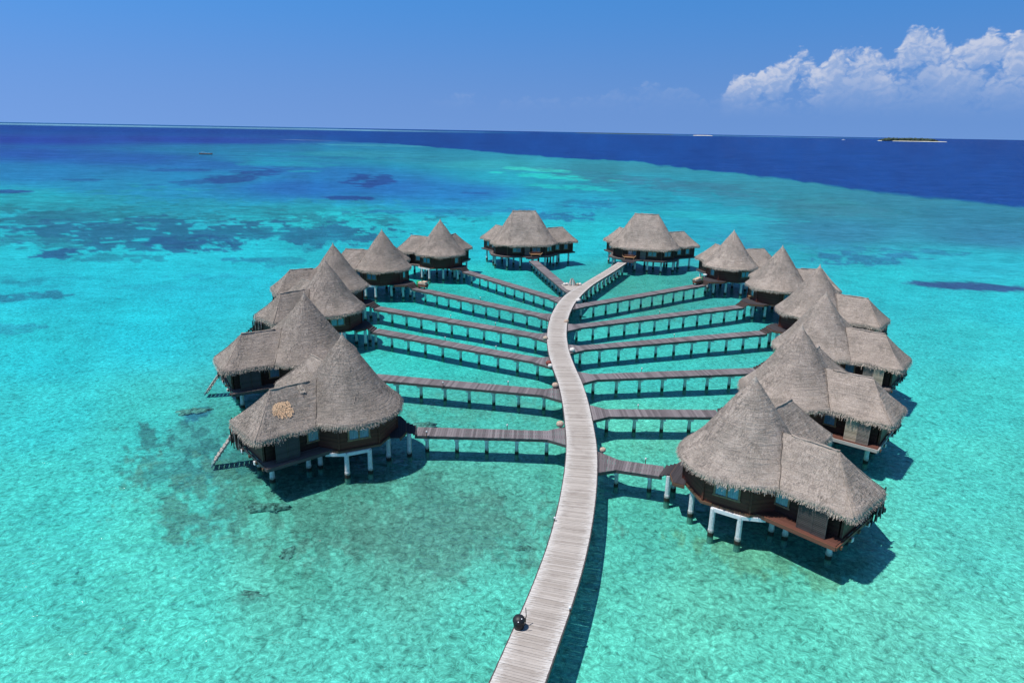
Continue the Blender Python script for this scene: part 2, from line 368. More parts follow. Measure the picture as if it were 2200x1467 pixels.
# (x, y, half width, half height, slope, colour, strength, edge noise)
SPOTS = [(120,430,260,26,0,(22,148,172),.55,1.4),(480,445,300,20,.01,(24,142,168),.6,1.5),(330,462,420,15,.01,(24,128,152),.8,1.6),(60,462,140,11,0,(26,118,148),.8,1.5),(640,447,120,9,0,(22,150,172),.55,1.4),
 (400,494,330,22,.015,(24,104,142),.9,1.5),(240,520,170,13,0,(24,104,142),.85,1.5),(60,512,130,13,0,(26,128,152),.75,1.5),(430,517,80,14,0,(26,92,136),.85,1.3),(640,497,140,10,.02,(24,118,152),.8,1.5),(115,539,60,9,0,(22,88,136),.9,1.2),(240,546,70,9,0,(24,130,156),.7,1.5),(350,542,40,4,0,(22,130,160),.6,1.2),(525,553,50,5,0,(18,124,160),.7,1.2),(600,556,40,8,0,(24,140,168),.6,1.5),(690,520,60,12,0,(24,140,170),.55,1.5),
 (75,600,50,7,0,(22,140,164),.6,1.3),(55,629,80,8,-.05,(24,116,146),.8,1.3),(20,697,60,9,0,(24,140,166),.6,1.3),(480,587,120,4,0,(16,160,188),.5,1.3),

 (530,375,80,12,-.12,(18,82,150),.8,.7),(430,388,90,5,-.05,(18,90,155),.6,.8),(790,384,50,13,0,(22,80,150),.8,.7),(745,422,52,4.5,.02,(20,80,150),.85,.6),(385,364,60,4,0,(16,92,160),.7,.7),(30,410,50,5,0,(14,82,150),.85,.6),
 (180,384,40,3,0,(16,96,160),.6,.7),(620,356,50,2.5,0,(14,100,160),.5,.7),(905,450,110,5,-.01,(10,120,175),.7,.8),(1010,455,60,8,0,(14,120,170),.5,1.),(1180,462,75,11,0,(18,110,165),.75,.9),(1120,448,60,5,0,(14,120,175),.6,.8),(1260,433,60,9,0,(24,120,170),.6,1.),
 (1380,430,80,7,0,(32,130,175),.6,1.),(1015,412,30,3,0,(10,95,165),.6,.6),(1865,548,110,14,.03,(34,112,160),.75,.9),(1960,535,120,8,.05,(36,120,165),.6,1.),(2090,608,145,8.5,.055,(40,86,140),.95,.30),(1700,520,160,14,.05,(40,140,180),.5,1.2),
 (60,590,120,6,0,(20,160,185),.4,1.),(350,610,120,6,0,(10,165,190),.35,1.),(600,335,240,2.2,.02,(14,112,165),.5,1.),(560,310,120,1.6,0,(26,112,170),.5,.8),
 (560,960,240,55,.05,(40,128,126),.9,1.1),(430,1000,130,26,0,(42,130,128),.75,1.2),(700,1075,330,90,.1,(62,142,130),.8,1.1),(950,1130,260,70,0,(70,146,134),.7,1.2),(420,878,34,11,-.2,(24,112,135),.9,.7),(540,1270,50,10,0,(58,146,136),.8,.8),(610,1185,34,26,0,(62,158,140),.7,.7),
 (640,1240,60,30,0,(64,170,152),.5,1.1),(1140,1160,28,14,0,(70,160,148),.6,.8),(1000,870,220,24,0,(70,160,145),.45,1.2),(1500,930,160,26,0,(80,176,156),.35,1.2),(1620,1180,160,30,.3,(84,170,140),.7,.9),(1750,1190,110,20,.1,(66,150,130),.6,.9),
 (1420,650,130,26,-.3,(60,160,150),.5,1.1),(1030,640,150,18,.3,(40,170,165),.4,1.2),(1250,760,40,20,0,(50,150,150),.3,1.),
 (820,312,160,2.2,.02,(70,165,190),.4,.6),(700,301.5,90,.9,.02,(150,190,225),.6,.3),(1150,362,70,4.5,.06,(55,205,205),.75,.5),(1210,378,120,5,.06,(40,205,210),.75,.7),(1230,400,90,5,.05,(20,200,210),.6,.8),(620,352,110,5,.02,(20,160,190),.45,.8),(650,366,40,2,0,(20,170,200),.5,.6),
 (1330,380,140,9,.10,(50,130,160),.6,1.2),(1480,400,200,10,.08,(52,120,155),.55,1.3),(1500,462,160,8,.05,(36,180,200),.5,1.2),(1700,440,200,12,.10,(56,130,165),.4,1.3)]
TINT = np.array([0.62, 0.93, 0.93])
def bed_colour(x, y):
    r = np.hypot(x, y)
    wx = np.zeros_like(x); wy = np.zeros_like(x)
    for lam in (3., 9., 27., 80., 240., 700.):
        a = 0.30 * lam * np.clip((r * 0.35 - lam) / lam, 0, 1)
        wx += a * fbm(x / lam + lam, y / lam, 2); wy += a * fbm(x / lam + 31, y / lam + lam * 3, 2)
    px, py = proj(np.stack([x + wx * .6, y + wy * .6, 0 * x], 1)); px0, py0 = proj(np.stack([x, y, 0 * x], 1))
    hy = 262 + 0.01758 * px
    cp = np.array(CP, float); cols = s2l(cp[:, 2:])
    num = np.zeros((len(x), 3)); den = np.zeros(len(x))
    lv = lambda p, q: np.log(np.maximum(q - 262 - 0.01758 * p, 1.0))
    L = lv(px, py)
    for (a, b), c in zip(cp[:, :2], cols):
        d2 = ((px - a) / 260.) ** 2 + ((L - lv(a, b)) / 0.30) ** 2 + 0.02
        wgt = d2 ** -1.7; num += wgt[:, None] * c; den += wgt
    col = num / den[:, None]
    n1 = fbm(x / (0.03 * r + 1.2), y / (0.03 * r + 1.2) * 0.8, 4)
    for (sx, sy, hw, hh, sl, c, st, en) in SPOTS:
        q = ((px0 - sx) / hw) ** 2 + ((py0 - sy - sl * (px0 - sx)) / hh) ** 2
        msk = np.abs(q) < 9
        if not msk.any(): continue
        xm, ym, rm = x[msk], y[msk], r[msk]; lx = xm / rm; ly = np.log(rm)
        nn = 0.8 * fbm(lx * 34 + sx, ly * 11 + sy, 5) + 0.8 * fbm(lx * 80 + sy, ly * 60 + sx, 4)
        f = np.clip(((0.95) - q[msk] * 0.8 + nn * en * 1.9) / 0.40, 0, 1) * st
        col[msk] = col[msk] * (1 - f[:, None]) + s2l(c) * f[:, None]
    # reef drop-off
    e = np.array(EDGE, float); ey = np.interp(px, e[:, 0], e[:, 1])
    ey = ey + np.clip((ey - hy) * .05, 0, 4) * 1.0 * fbm(x / (0.009 * r + 1) + 9, y / (0.05 * r + 1), 5)
    scale = np.maximum((ey - hy) * 0.045, 0.8)
    f = np.clip((ey - (py * .5 + py0 * .5)) / scale + 0.5, 0, 1) * np.clip((px - 420) / 350., 0, 1)
    fl = np.clip((298 + (px) * 0.012 - py) / 18., 0, 1) * np.clip((900 - px) / 300, 0, 1)
    f = np.maximum(f, fl * .8)
    col = col * (1 - f[:, None]) + DEEP * f[:, None]
    dy = py0 - hy
    # pale reef line close to the horizon
    g = 1.6 * np.exp(-((dy - 4.4) / 1.4) ** 2) * np.clip((1150 - px) / 500, 0, 1) * (0.75 + fbm(x / 900, y / 900, 3))
    g += 0.55 * np.exp(-((dy - 3.0) / 0.7) ** 2) * np.clip((px - 1150) / 300, 0, 1) * np.clip((1950 - px) / 200, 0, 1)
    g = np.clip(g, 0, 1) * 0.62
    col = col * (1 - g[:, None]) + s2l((130, 195, 228)) * g[:, None]
    col = col * (1 + 0.16 * n1[:, None])
    rf = np.clip((r - 50) / 250., 0, 1)[:, None] * np.array([.016, .030, .060])
    col = np.maximum((col - rf) * np.array([1.0, 1.0, 1.0]), 0.002)
    col = col * np.array([1.2, 1.0, 1.0]) + np.array([0.016, 0.0, 0.0]) * np.clip(1.3 - f, 0.25, 1)[:, None]
    return np.clip(col / TINT ** 2 * (np.array([0.78, 0.76, 0.71]) * (1 - np.clip((r - 90) / 200, 0, 1)[:, None] * np.array([0.0, 0.0, .10]))), 0, 0.92)
def grid_mesh():
    ang = np.concatenate([np.linspace(-86, -50, 20)[:-1], np.linspace(-50, 50, 960), np.linspace(50, 86, 20)[1:]])
    rr = np.exp(np.linspace(math.log(9.0), math.log(70000.0), 760))
    A, Rr = np.meshgrid(np.radians(ang), rr); x = (Rr * np.sin(A)).ravel(); y = (Rr * np.cos(A)).ravel()
    z = -0.62 + 0.10 * fbm(x / 3.5, y / 3.5, 3) * np.clip(1.5 - np.hypot(x, y) / 250, 0, 1)
    nr, na = len(rr), len(ang)
    idx = np.arange(nr * na).reshape(nr, na)
    q = np.stack([idx[:-1, :-1], idx[:-1, 1:], idx[1:, 1:], idx[1:, :-1]], -1).reshape(-1, 4)[:, ::-1]
    me = bpy.data.meshes.new('sea_bed'); me.vertices.add(len(x)); me.vertices.foreach_set('co', np.stack([x, y, z], 1).ravel())
    me.loops.add(q.size); me.loops.foreach_set('vertex_index', q.ravel()); me.polygons.add(len(q))
    me.polygons.foreach_set('loop_start', np.arange(0, q.size, 4)); me.polygons.foreach_set('use_smooth', np.ones(len(q), bool))
    col = bed_colour(x, y)
    at = me.color_attributes.new('bed', 'FLOAT_COLOR', 'POINT'); at.data.foreach_set('color', np.concatenate([col, np.ones((len(x), 1))], 1).ravel().astype(np.float32))
    me.update(); return me
m, T = mat('sea_bed')
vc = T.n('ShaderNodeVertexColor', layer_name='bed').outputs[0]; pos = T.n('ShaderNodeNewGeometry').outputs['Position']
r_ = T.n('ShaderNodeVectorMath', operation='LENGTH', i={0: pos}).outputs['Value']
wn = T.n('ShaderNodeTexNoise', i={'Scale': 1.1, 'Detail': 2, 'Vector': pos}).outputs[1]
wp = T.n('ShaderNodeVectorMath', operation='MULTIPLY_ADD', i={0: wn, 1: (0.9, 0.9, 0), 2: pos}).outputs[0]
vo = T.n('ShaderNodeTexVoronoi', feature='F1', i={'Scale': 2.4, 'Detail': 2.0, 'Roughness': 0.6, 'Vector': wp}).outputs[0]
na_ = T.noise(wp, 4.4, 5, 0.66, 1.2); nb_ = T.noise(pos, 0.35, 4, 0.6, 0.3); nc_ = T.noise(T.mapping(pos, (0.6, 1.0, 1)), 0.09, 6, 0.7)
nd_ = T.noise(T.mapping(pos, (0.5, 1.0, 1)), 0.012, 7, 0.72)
v = T.math('ADD', T.math('MULTIPLY_ADD', na_, 0.85, -0.425), T.math('MULTIPLY_ADD', vo, -0.50, 0.21))  # sand mottling mixed with caustic light and dark painted into the bed colour
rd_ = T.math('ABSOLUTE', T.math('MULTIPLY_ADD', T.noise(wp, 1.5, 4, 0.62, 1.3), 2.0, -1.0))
v = T.math('ADD', v, T.rng(rd_, 0.0, 0.10, 0.26, -0.04))  # bright caustic squiggles, also painted into the colour
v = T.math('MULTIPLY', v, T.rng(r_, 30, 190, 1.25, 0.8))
wv_ = T.noise(T.mapping(pos, (0.35, 1.0, 1), rot=(0, 0, 0.12)), 0.8, 5, 0.7, 0.4)  # light and dark of surface waves, streaked into the far bed colour
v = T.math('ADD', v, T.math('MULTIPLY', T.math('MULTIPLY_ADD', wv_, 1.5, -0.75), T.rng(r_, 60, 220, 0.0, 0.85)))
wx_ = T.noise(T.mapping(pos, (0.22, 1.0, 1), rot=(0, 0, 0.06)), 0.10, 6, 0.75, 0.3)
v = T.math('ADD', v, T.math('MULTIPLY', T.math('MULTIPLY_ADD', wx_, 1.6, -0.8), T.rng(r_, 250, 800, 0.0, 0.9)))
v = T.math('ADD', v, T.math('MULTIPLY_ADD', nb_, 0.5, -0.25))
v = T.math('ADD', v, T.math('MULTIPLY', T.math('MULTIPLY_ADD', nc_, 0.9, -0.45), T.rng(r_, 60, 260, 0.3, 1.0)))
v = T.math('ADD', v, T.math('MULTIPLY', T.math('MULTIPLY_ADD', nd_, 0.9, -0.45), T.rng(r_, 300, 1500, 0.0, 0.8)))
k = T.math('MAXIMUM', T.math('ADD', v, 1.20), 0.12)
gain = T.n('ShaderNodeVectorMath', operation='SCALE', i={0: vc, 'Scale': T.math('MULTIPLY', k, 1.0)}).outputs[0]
warm = T.mix(T.rng(k, 1.15, 1.75, 0, 0.6, True), gain, T.n('ShaderNodeVectorMath', operation='ADD', i={0: gain, 1: (0.10, 0.10, 0.09)}).outputs[0])  # whitens the brightest of the painted caustics
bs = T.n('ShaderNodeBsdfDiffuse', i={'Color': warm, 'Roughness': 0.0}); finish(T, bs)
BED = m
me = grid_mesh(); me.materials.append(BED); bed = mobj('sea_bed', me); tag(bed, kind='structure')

# water surface
m, T = mat('sea_water')
pos = T.n('ShaderNodeNewGeometry').outputs['Position']; r_ = T.n('ShaderNodeVectorMath', operation='LENGTH', i={0: pos}).outputs['Value']
a = T.noise(T.mapping(pos, (0.8, 1.25, 1), rot=(0, 0, 0.25)), 1.9, 4, 0.6, 0.6)
b = T.noise(T.mapping(pos, (0.55, 1.3, 1), rot=(0, 0, 0.15)), 0.45, 4, 0.6, 0.3)
c = T.noise(T.mapping(pos, (0.5, 1.2, 1), rot=(0, 0, 0.1)), 0.06, 6, 0.65)
h = T.math('ADD', T.math('MULTIPLY', a, 0.07), T.math('ADD', T.math('MULTIPLY', b, 0.22), T.math('MULTIPLY', c, 1.1)))
nb = T.n('ShaderNodeBump', i={'Height': h, 'Strength': 1.0, 'Distance': 1.0}).outputs[0]
fr = T.n('ShaderNodeFresnel', i={'IOR': 1.33, 'Normal': nb}).outputs[0]
fac = T.math('MINIMUM', fr, 0.10)
gl = T.n('ShaderNodeBsdfGlossy', i={'Color': (1, 1, 1, 1), 'Roughness': 0.12, 'Normal': nb})
tr = T.n('ShaderNodeBsdfTransparent', i={'Color': (0.62, 0.93, 0.93, 1)})
mx = T.n('ShaderNodeMixShader', i={0: fac, 1: tr.outputs[0], 2: gl.outputs[0]}); finish(T, mx)
q = MB(); q.add([(-90000, -20000, 0), (90000, -20000, 0), (90000, 70000, 0), (-90000, 70000, 0)], [(0, 1, 2, 3)], m)
tag(q.obj('sea_water'), kind='structure')

# ------------------------------------------------------------------ thatched roofs
RE, ZE, ZA = 4.62, 4.50, 10.35
def prof(t):      # t 0 eave .. 1 apex -> radius fraction
    return (1 - t) * (1 - 0.16 * sin(pi * min(1, t) ) * (1 - t)) 
def tuft(mb, p, down, nrm_, ln, wd, mt):
    """one bundle of straw lying on the slope, tip lifted a little"""
    s = down.cross(nrm_).normalized() * wd / 2; j = Vector((random.uniform(-1, 1), random.uniform(-1, 1), 0)) * 0.05
    a = p + nrm_ * 0.012; b = p + (down + j * 3).normalized() * ln + nrm_ * random.uniform(0.01, 0.035)
    mb.add([a - s, a + s, b + s * 0.5, b - s * 0.5], [(0, 1, 2, 3)], mt)
def ridge_roof(seg, zr, R0=RE, n=56, rows=12, dens=85, seed=1):
    """round-ended thatch roof over a ridge segment of half length seg along local Y"""
    random.seed(seed); mb = MB(); tf = MB(); fg = MB()
    dirs = []
    for j in range(n):
        a = 2 * pi * (j + 0.5) / n; c = (0, seg if sin(a) > 0 else -seg); dirs.append((a, c))
    if seg > 0:
        out = []
        for a, c in dirs: out.append((a, c))
        top = [k for k in range(n)]
        # insert straight parts on the two long sides
        ins = 8; new = []
        for k in range(n):
            new.append(out[k]); k2 = (k + 1) % n
            if out[k][1][1] != out[k2][1][1]:
                for i in range(1, ins): 
                    y = out[k][1][1] + (out[k2][1][1] - out[k][1][1]) * i / ins; new.append(((0.0 if cos(out[k][0]) > 0 else pi), (0, y)))
        dirs = new
    n = len(dirs)
    def pt(j, t, dz=0.0, dr=0.0):
        a, c = dirs[j % n]; wob = 1 + 0.012 * sin(3 * a + seed) + 0.008 * sin(7 * a + 2 * seed)
        r = (R0 * prof(t) * wob + dr) if t < 1 else 0.03
        return Vector((c[0] + r * cos(a), c[1] + r * sin(a), ZE + (zr - ZE) * t + dz + (0.07 * sin(5 * a + seed) if t == 0 else 0)))
    vs = []; fs = []
    ts = [0, 0.03] + [i / rows for i in range(1, rows + 1)]
    for t in ts:
        for j in range(n): 
            p = pt(j, t, 0.0); jit = 0.03 if 0 < t < 1 else 0
            vs.append(p + Vector((random.uniform(-jit, jit), random.uniform(-jit, jit), random.uniform(-jit, jit))))
    for i in range(len(ts) - 1):
        for j in range(n): a = i * n + j; b = i * n + (j + 1) % n; fs.append((a, b, b + n, a + n))
    k = len(vs)                                             # thick eave and underside
    for t, dz, dr in ((0, -0.30, -0.05), (0.05, -0.30, -0.25), (0.92, -0.45, 0)):
        for j in range(n): vs.append(pt(j, t, dz, dr if t < .9 else 0))
    for j in range(n): b = (j + 1) % n; fs.append((k + j, k + b, b, j))
    for i in range(2):
        for j in range(n): a = k + i * n + j; b = k + i * n + (j + 1) % n; fs.append((b, a, a + n, b + n))
    mb.add(vs, fs, THATCH)
    area = pi * R0 * hypot(R0, zr - ZE) + 4 * seg * hypot(R0, zr - ZE)
    for _ in range(int(area * dens)):
        j = random.random() * n; t = 1 - math.sqrt(random.random()); j0 = int(j); f = j - j0
        if t > 0.97: continue
        p = pt(j0, t).lerp(pt(j0 + 1, t), f); q2 = pt(j0, max(0, t - 0.02)); q1 = pt(j0, min(.99, t + 0.02)); dn = (q2 - q1).normalized()
        sd_ = (pt(j0 + 1, t) - pt(j0, t)).normalized(); nm = sd_.cross(-dn).normalized()
        if nm.z < 0: nm = -nm
        tuft(tf, p, dn, nm, random.uniform(0.10, 0.24), random.uniform(0.018, 0.045), THATCH)
    per = 2 * pi * R0 + 4 * seg
    for layer in range(3):
        for _ in range(int(per * 20)):
            j = random.random() * n; j0 = int(j); p = pt(j0, 0, -0.02 - 0.1 * layer, 0.02 - 0.03 * layer).lerp(pt(j0 + 1, 0, -0.02 - 0.1 * layer, 0.02 - 0.03 * layer), j - j0)
            a = dirs[j0][0]; o = Vector((cos(a), sin(a), 0)); s = Vector((-sin(a), cos(a), 0))
            ln = random.uniform(0.12, 0.42) * (1.35 if random.random() < 0.12 else 1) * (1 + .4 * sin(a * 9 + seed)); wd = random.uniform(0.03, 0.09)
            ln *= random.uniform(.4, .75); wd *= .7; e = p + Vector((0, 0, -ln)) + o * random.uniform(0.02, 0.16) + s * random.uniform(-0.1, 0.1)
            p = p - o * 0.12 + Vector((0, 0, 0.10))
            fg.add([p - s * wd / 2, p + s * wd / 2, e + s * wd * .2, e - s * wd * .2], [(0, 1, 2, 3)], FRINGE)
    cp = MB()
    if seg == 0:
        cp.tube([(0, 0, zr - 0.85), (0, 0, zr - 0.45), (0, 0, zr - 0.1), (0, 0.0, zr + 0.05), (0.02, 0.01, zr + 0.22)], [0.52, 0.33, 0.14, 0.06, 0.02], 12, CAP)
    else:
        y = -seg
        pts_ = [(0.02 * random.uniform(-1, 1), -seg - .1 + (2 * seg + .2) * i / 10, zr - 0.02 + random.uniform(-.03, .03)) for i in range(11)]
        cp.tube(pts_, [0.12 + random.uniform(-.02, .03) for _ in pts_], 9, THATCH)
    return mb.mesh('main_roof', smooth=True), tf.mesh('straw_tufts'), fg.mesh('straw_fringe'), cp.mesh('ridge_cap', smooth=True)

def wing_roof(L=8.6, W=2.62, Lr=6.1, zr=7.15, a0=0.9, dens=85, seed=5, c=0.55):
    """hipped wing roof, ridge along local +X"""
    random.seed(seed); mb = MB(); tf = MB(); fg = MB()
    con = []
    k = int((L - c - a0) / 0.38)
    for i in range(k + 1): con.append((a0 + (L - c - a0) * i / k, -W))
    for i in range(1, 5): a = -pi / 2 + pi / 2 * i / 5; con.append((L - c + c * cos(a), -W + c + c * sin(a)))
    kk = 10
    for i in range(kk + 1): con.append((L, -W + c + (2 * W - 2 * c) * i / kk))
    for i in range(1, 5): a = pi / 2 * i / 5; con.append((L - c + c * cos(a), W - c + c * sin(a)))
    for i in range(k + 1): con.append((L - c - (L - c - a0) * i / k, W))
    n = len(con); rows = 8; z0 = ZE - 0.04
    def pt(j, t, dz=0.0, inn=0.0):
        x, y = con[j]; rx = min(x, Lr); p = Vector((x, y, 0)).lerp(Vector((rx, 0, 0)), t)
        if inn: p = p.lerp(Vector((rx, 0, 0)), inn)
        wob = 0.05 * sin(x * 2.1 + y + seed)
        out_ = 1 + 0.0
        return Vector((p.x, p.y + (0.04 * sin(x * 1.7 + seed) if abs(y) == W and t == 0 else 0), z0 + (zr - z0) * (t - 0.06 * sin(pi * t)) + dz + wob * (1 - t) - (0.10 if (abs(x - L) < c and t == 0) else 0)))
    vs = []; fs = []; ts = [0, 0.05] + [i / rows for i in range(1, rows + 1)]
    for t in ts:
        for j in range(n):
            jit = 0.025 if 0 < t < 1 else 0; vs.append(pt(j, t) + Vector((0, random.uniform(-jit, jit), random.uniform(-jit, jit))))
    for i in range(len(ts) - 1):
        for j in range(n - 1): a = i * n + j; fs.append((a, a + 1, a + 1 + n, a + n))
    k0 = len(vs)
    for t, dz, inn in ((0, -0.30, 0.02), (0.06, -0.30, 0.05), (0.9, -0.40, 0)):
        for j in range(n): vs.append(pt(j, t, dz, inn))
    for j in range(n - 1): fs.append((k0 + j, k0 + j + 1, j + 1, j))
    for i in range(2):
        for j in range(n - 1): a = k0 + i * n + j; fs.append((a + 1, a, a + n, a + n + 1))
    mb.add(vs, fs, THATCH)
    cum = [0]
    for j in range(n - 1): cum.append(cum[-1] + hypot(con[j + 1][0] - con[j][0], con[j + 1][1] - con[j][1]))
    slope = hypot(W, zr - z0)
    for _ in range(int(cum[-1] * slope * dens * 0.85)):
        s_ = random.random() * cum[-1]; j0 = int(np.searchsorted(cum, s_)) - 1; j0 = max(0, min(n - 2, j0)); f = (s_ - cum[j0]) / max(1e-6, cum[j0 + 1] - cum[j0])
        t = random.random() * 0.97
        if con[j0][0] > Lr and random.random() < t * .8: continue
        p = pt(j0, t).lerp(pt(j0 + 1, t), f); dn = (pt(j0, max(0.01, t - .05)) - pt(j0, min(1, t + .05))).normalized()
        sd_ = Vector((con[j0 + 1][0] - con[j0][0], con[j0 + 1][1] - con[j0][1], 0)).normalized(); nm = sd_.cross(-dn).normalized()
        if nm.z < 0: nm = -nm
        tuft(tf, p, dn, nm, random.uniform(0.10, 0.24), random.uniform(0.018, 0.045), THATCH)
    for layer in range(3):
        for _ in range(int(cum[-1] * 20)):
            s_ = random.random() * cum[-1]; j0 = max(0, min(n - 2, int(np.searchsorted(cum, s_)) - 1)); f = (s_ - cum[j0]) / max(1e-6, cum[j0 + 1] - cum[j0])
            p = pt(j0, 0, -0.02 - 0.1 * layer).lerp(pt(j0 + 1, 0, -0.02 - 0.1 * layer), f)
            s = Vector((con[j0 + 1][0] - con[j0][0], con[j0 + 1][1] - con[j0][1], 0)).normalized(); o = Vector((s.y, -s.x, 0))
            ln = random.uniform(0.12, 0.42) * (1.4 if random.random() < 0.12 else 1) * (1 + .4 * sin(s_ * 2 + seed)); wd = random.uniform(0.03, 0.09)
            ln *= random.uniform(.4, .75); wd *= .7; e = p + Vector((0, 0, -ln)) + o * random.uniform(0.02, 0.16) + s * random.uniform(-0.1, 0.1)
            p = p - o * 0.12 + Vector((0, 0, 0.08))
            fg.add([p - s * wd / 2, p + s * wd / 2, e + s * wd * .2, e - s * wd * .2], [(0, 1, 2, 3)], FRINGE)
    cr = MB(); cp = MB(); x0 = 3.0
    pts_ = [(x0 + (Lr + 0.05 - x0) * i / 10, random.uniform(-.03, .03), zr + random.uniform(-.03, .02)) for i in range(11)]
    cp.tube(pts_, [0.075 + random.uniform(-.02, .02) for _ in pts_], 8, THATCH)
    for sy in (-1, 1):
        q_ = [Vector((Lr, 0, zr)).lerp(Vector((L - 0.15, sy * (W - 0.15), z0 + .03)), i / 8) for i in range(9)]
        q_ = [p + Vector((0, 0, -0.06 * sin(pi * i / 8) * (zr - z0) * .75)) for i, p in enumerate(q_)]
        cp.tube([p + Vector((0, 0, -.02)) for p in q_], [0.035 + random.uniform(-.01, .01) for _ in q_], 6, THATCH)
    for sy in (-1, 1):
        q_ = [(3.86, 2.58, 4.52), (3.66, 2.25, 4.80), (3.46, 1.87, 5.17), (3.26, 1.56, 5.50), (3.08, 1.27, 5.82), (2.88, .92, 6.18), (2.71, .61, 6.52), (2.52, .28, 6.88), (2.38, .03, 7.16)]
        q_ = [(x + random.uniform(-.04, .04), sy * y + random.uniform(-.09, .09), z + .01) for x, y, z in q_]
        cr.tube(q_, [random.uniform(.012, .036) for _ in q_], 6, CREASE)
    return mb.mesh('wing_roof', smooth=True), tf.mesh('straw_tufts'), fg.mesh('straw_fringe'), cp.mesh('ridge_cap', smooth=True), cr.mesh('valley_crease')

def add_roof(parent, meshes, name, loc=(0, 0, 0), rz=0.0):
    o = mobj(name, meshes[0], parent, loc, rz)
    for nm, me_ in zip(('straw_tufts', 'straw_fringe', 'ridge_cap', 'valley_crease'), meshes[1:]):
        c_ = mobj(nm, me_, o)
        if nm.startswith('straw'): c_['kind'] = 'stuff'
    return o

CONE = [ridge_roof(0, ZA, seed=s) for s in (1, 4)]
WINGS = [wing_roof(seed=s) for s in (5, 9, 13)]
DOUBLE = ridge_roof(2.3, 10.7, seed=7)
WINGF = wing_roof(L=9.2, Lr=6.7, W=2.6, seed=21)

# ------------------------------------------------------------------ villa parts
FZ = 2.30                                       # floor level
def octo(r, a0=216, n=8): return [(r * cos(R(a0 + 360 / n * i)), r * sin(R(a0 + 360 / n * i))) for i in range(n)]
def planked(poly, z, name, mt, parent, step=0.17, ang=0.0, th=0.04, loc=(0, 0, 0), rz=0.0):
    """deck of separate boards clipped to a convex polygon, boards along direction ang"""
    ca, sa = cos(-ang), sin(-ang); pr = [(x * ca - y * sa, x * sa + y * ca) for x, y in poly]
    mb = MB(); y0 = min(p[1] for p in pr); y1 = max(p[1] for p in pr); y = y0 + 0.005; n = len(pr)
    def span(yy):
        xs = []
        for i in range(n):
            a, b = pr[i], pr[(i + 1) % n]
            if (a[1] - yy) * (b[1] - yy) < 0: xs.append(a[0] + (b[0] - a[0]) * (yy - a[1]) / (b[1] - a[1]))
        return (min(xs), max(xs)) if len(xs) >= 2 else None
    ca, sa = cos(ang), sin(ang)
    while y < y1 - 0.03:
        w_ = min(step - 0.012, y1 - y - 0.004); a = span(y + 0.003); b = span(y + w_ - 0.003)
        if a and b:
            dz = random.uniform(-0.004, 0.004); q_ = [(a[0], y), (a[1], y), (b[1], y + w_), (b[0], y + w_)]
            q_ = [(p[0] * ca - p[1] * sa, p[0] * sa + p[1] * ca) for p in q_]; mb.prism(q_, z - th, z + dz, mt)
        y += step
    cx_ = sum(p[0] for p in poly) / n; cy_ = sum(p[1] for p in poly) / n
    mb.prism([(cx_ + (p[0] - cx_) * .985, cy_ + (p[1] - cy_) * .985) for p in poly], z - th - .05, z - th - .004, BEAM_G)
    o = mb.obj(name, mt, parent, loc=loc, rz=rz); o['kind'] = 'stuff'; return o

def post_mesh(top, r=0.17, n=10, bot=-1.5):
    mb = MB(); zs = [bot, -0.3, 0.0, 0.4, 0.5, top]; rr = [r * 1.18, r * 1.16, r * 1.16, r * 1.14, r, r]
    mb.tube([(0, 0, z) for z in zs], rr, n, POST); return mb.mesh('post', smooth=False)
POST_V = post_mesh(2.02, 0.185); POST_B = post_mesh(1.42, 0.15); POST_M = post_mesh(1.50, 0.16)

def window_meshes(wd, ht, panes):
    f = MB(); b = 0.12
    f.box((0, 0.03, ht / 2 - b / 2), (wd, 0.10, b), FRAME); f.box((0, 0.03, -ht / 2 + b / 2), (wd + .1, 0.14, b), FRAME)
    for s in (-1, 1): f.box((s * (wd / 2 - b / 2), 0.03, 0), (b, 0.10, ht - 2 * b), FRAME)
    pm = MB(); pw = (wd - 2 * b - (panes - 1) * b) / panes
    if panes == 2: f.box((0, 0.03, 0), (b, 0.10, ht - 2 * b), FRAME)
    pm.box((0, 0.0, 0), (pw, 0.03, ht - 2 * b), PANE)
    xs = [(-(pw + b) / 2), (pw + b) / 2] if panes == 2 else [0]
    return f.mesh('window_frame'), pm.mesh('pane'), xs
WIN1 = window_meshes(1.05, 1.15, 1); WIN2 = window_meshes(1.75, 1.05, 2)
def add_window(parent, W_, x, y, z, facing):
    """facing: direction of the outward normal (rad)"""
    o = mobj('window', W_[0], parent, (x, y, z), facing - pi / 2)
    for dx in W_[2]: mobj('pane', W_[1], o, (dx, 0.02, 0))
    return o
def shutter_mesh(mt, wd=0.92, ht=1.95):
    mb = MB(); b = 0.07
    for s in (-1, 1): mb.box((s * (wd / 2 - b / 2), 0, ht / 2), (b, 0.07, ht), mt)
    for z in (b / 2, ht - b / 2): mb.box((0, 0, z), (wd - 2 * b, 0.065, b), mt)
    k = 15
    for i in range(k): 
        z = b + (ht - 2 * b) * (i + .5) / k
        mb.box((0, 0, z), (wd - 2 * b, 0.016, 0.115), mt, rx=0.35)
    mb.box((0, .0, ht / 2), (wd - 2 * b + .01, 0.012, ht - 2 * b), mt)
    return mb.mesh('shutter')
SH = {'dark': shutter_mesh(SHUT_D), 'light': shutter_mesh(SHUT_L), 'mid': shutter_mesh(SHUT_M)}

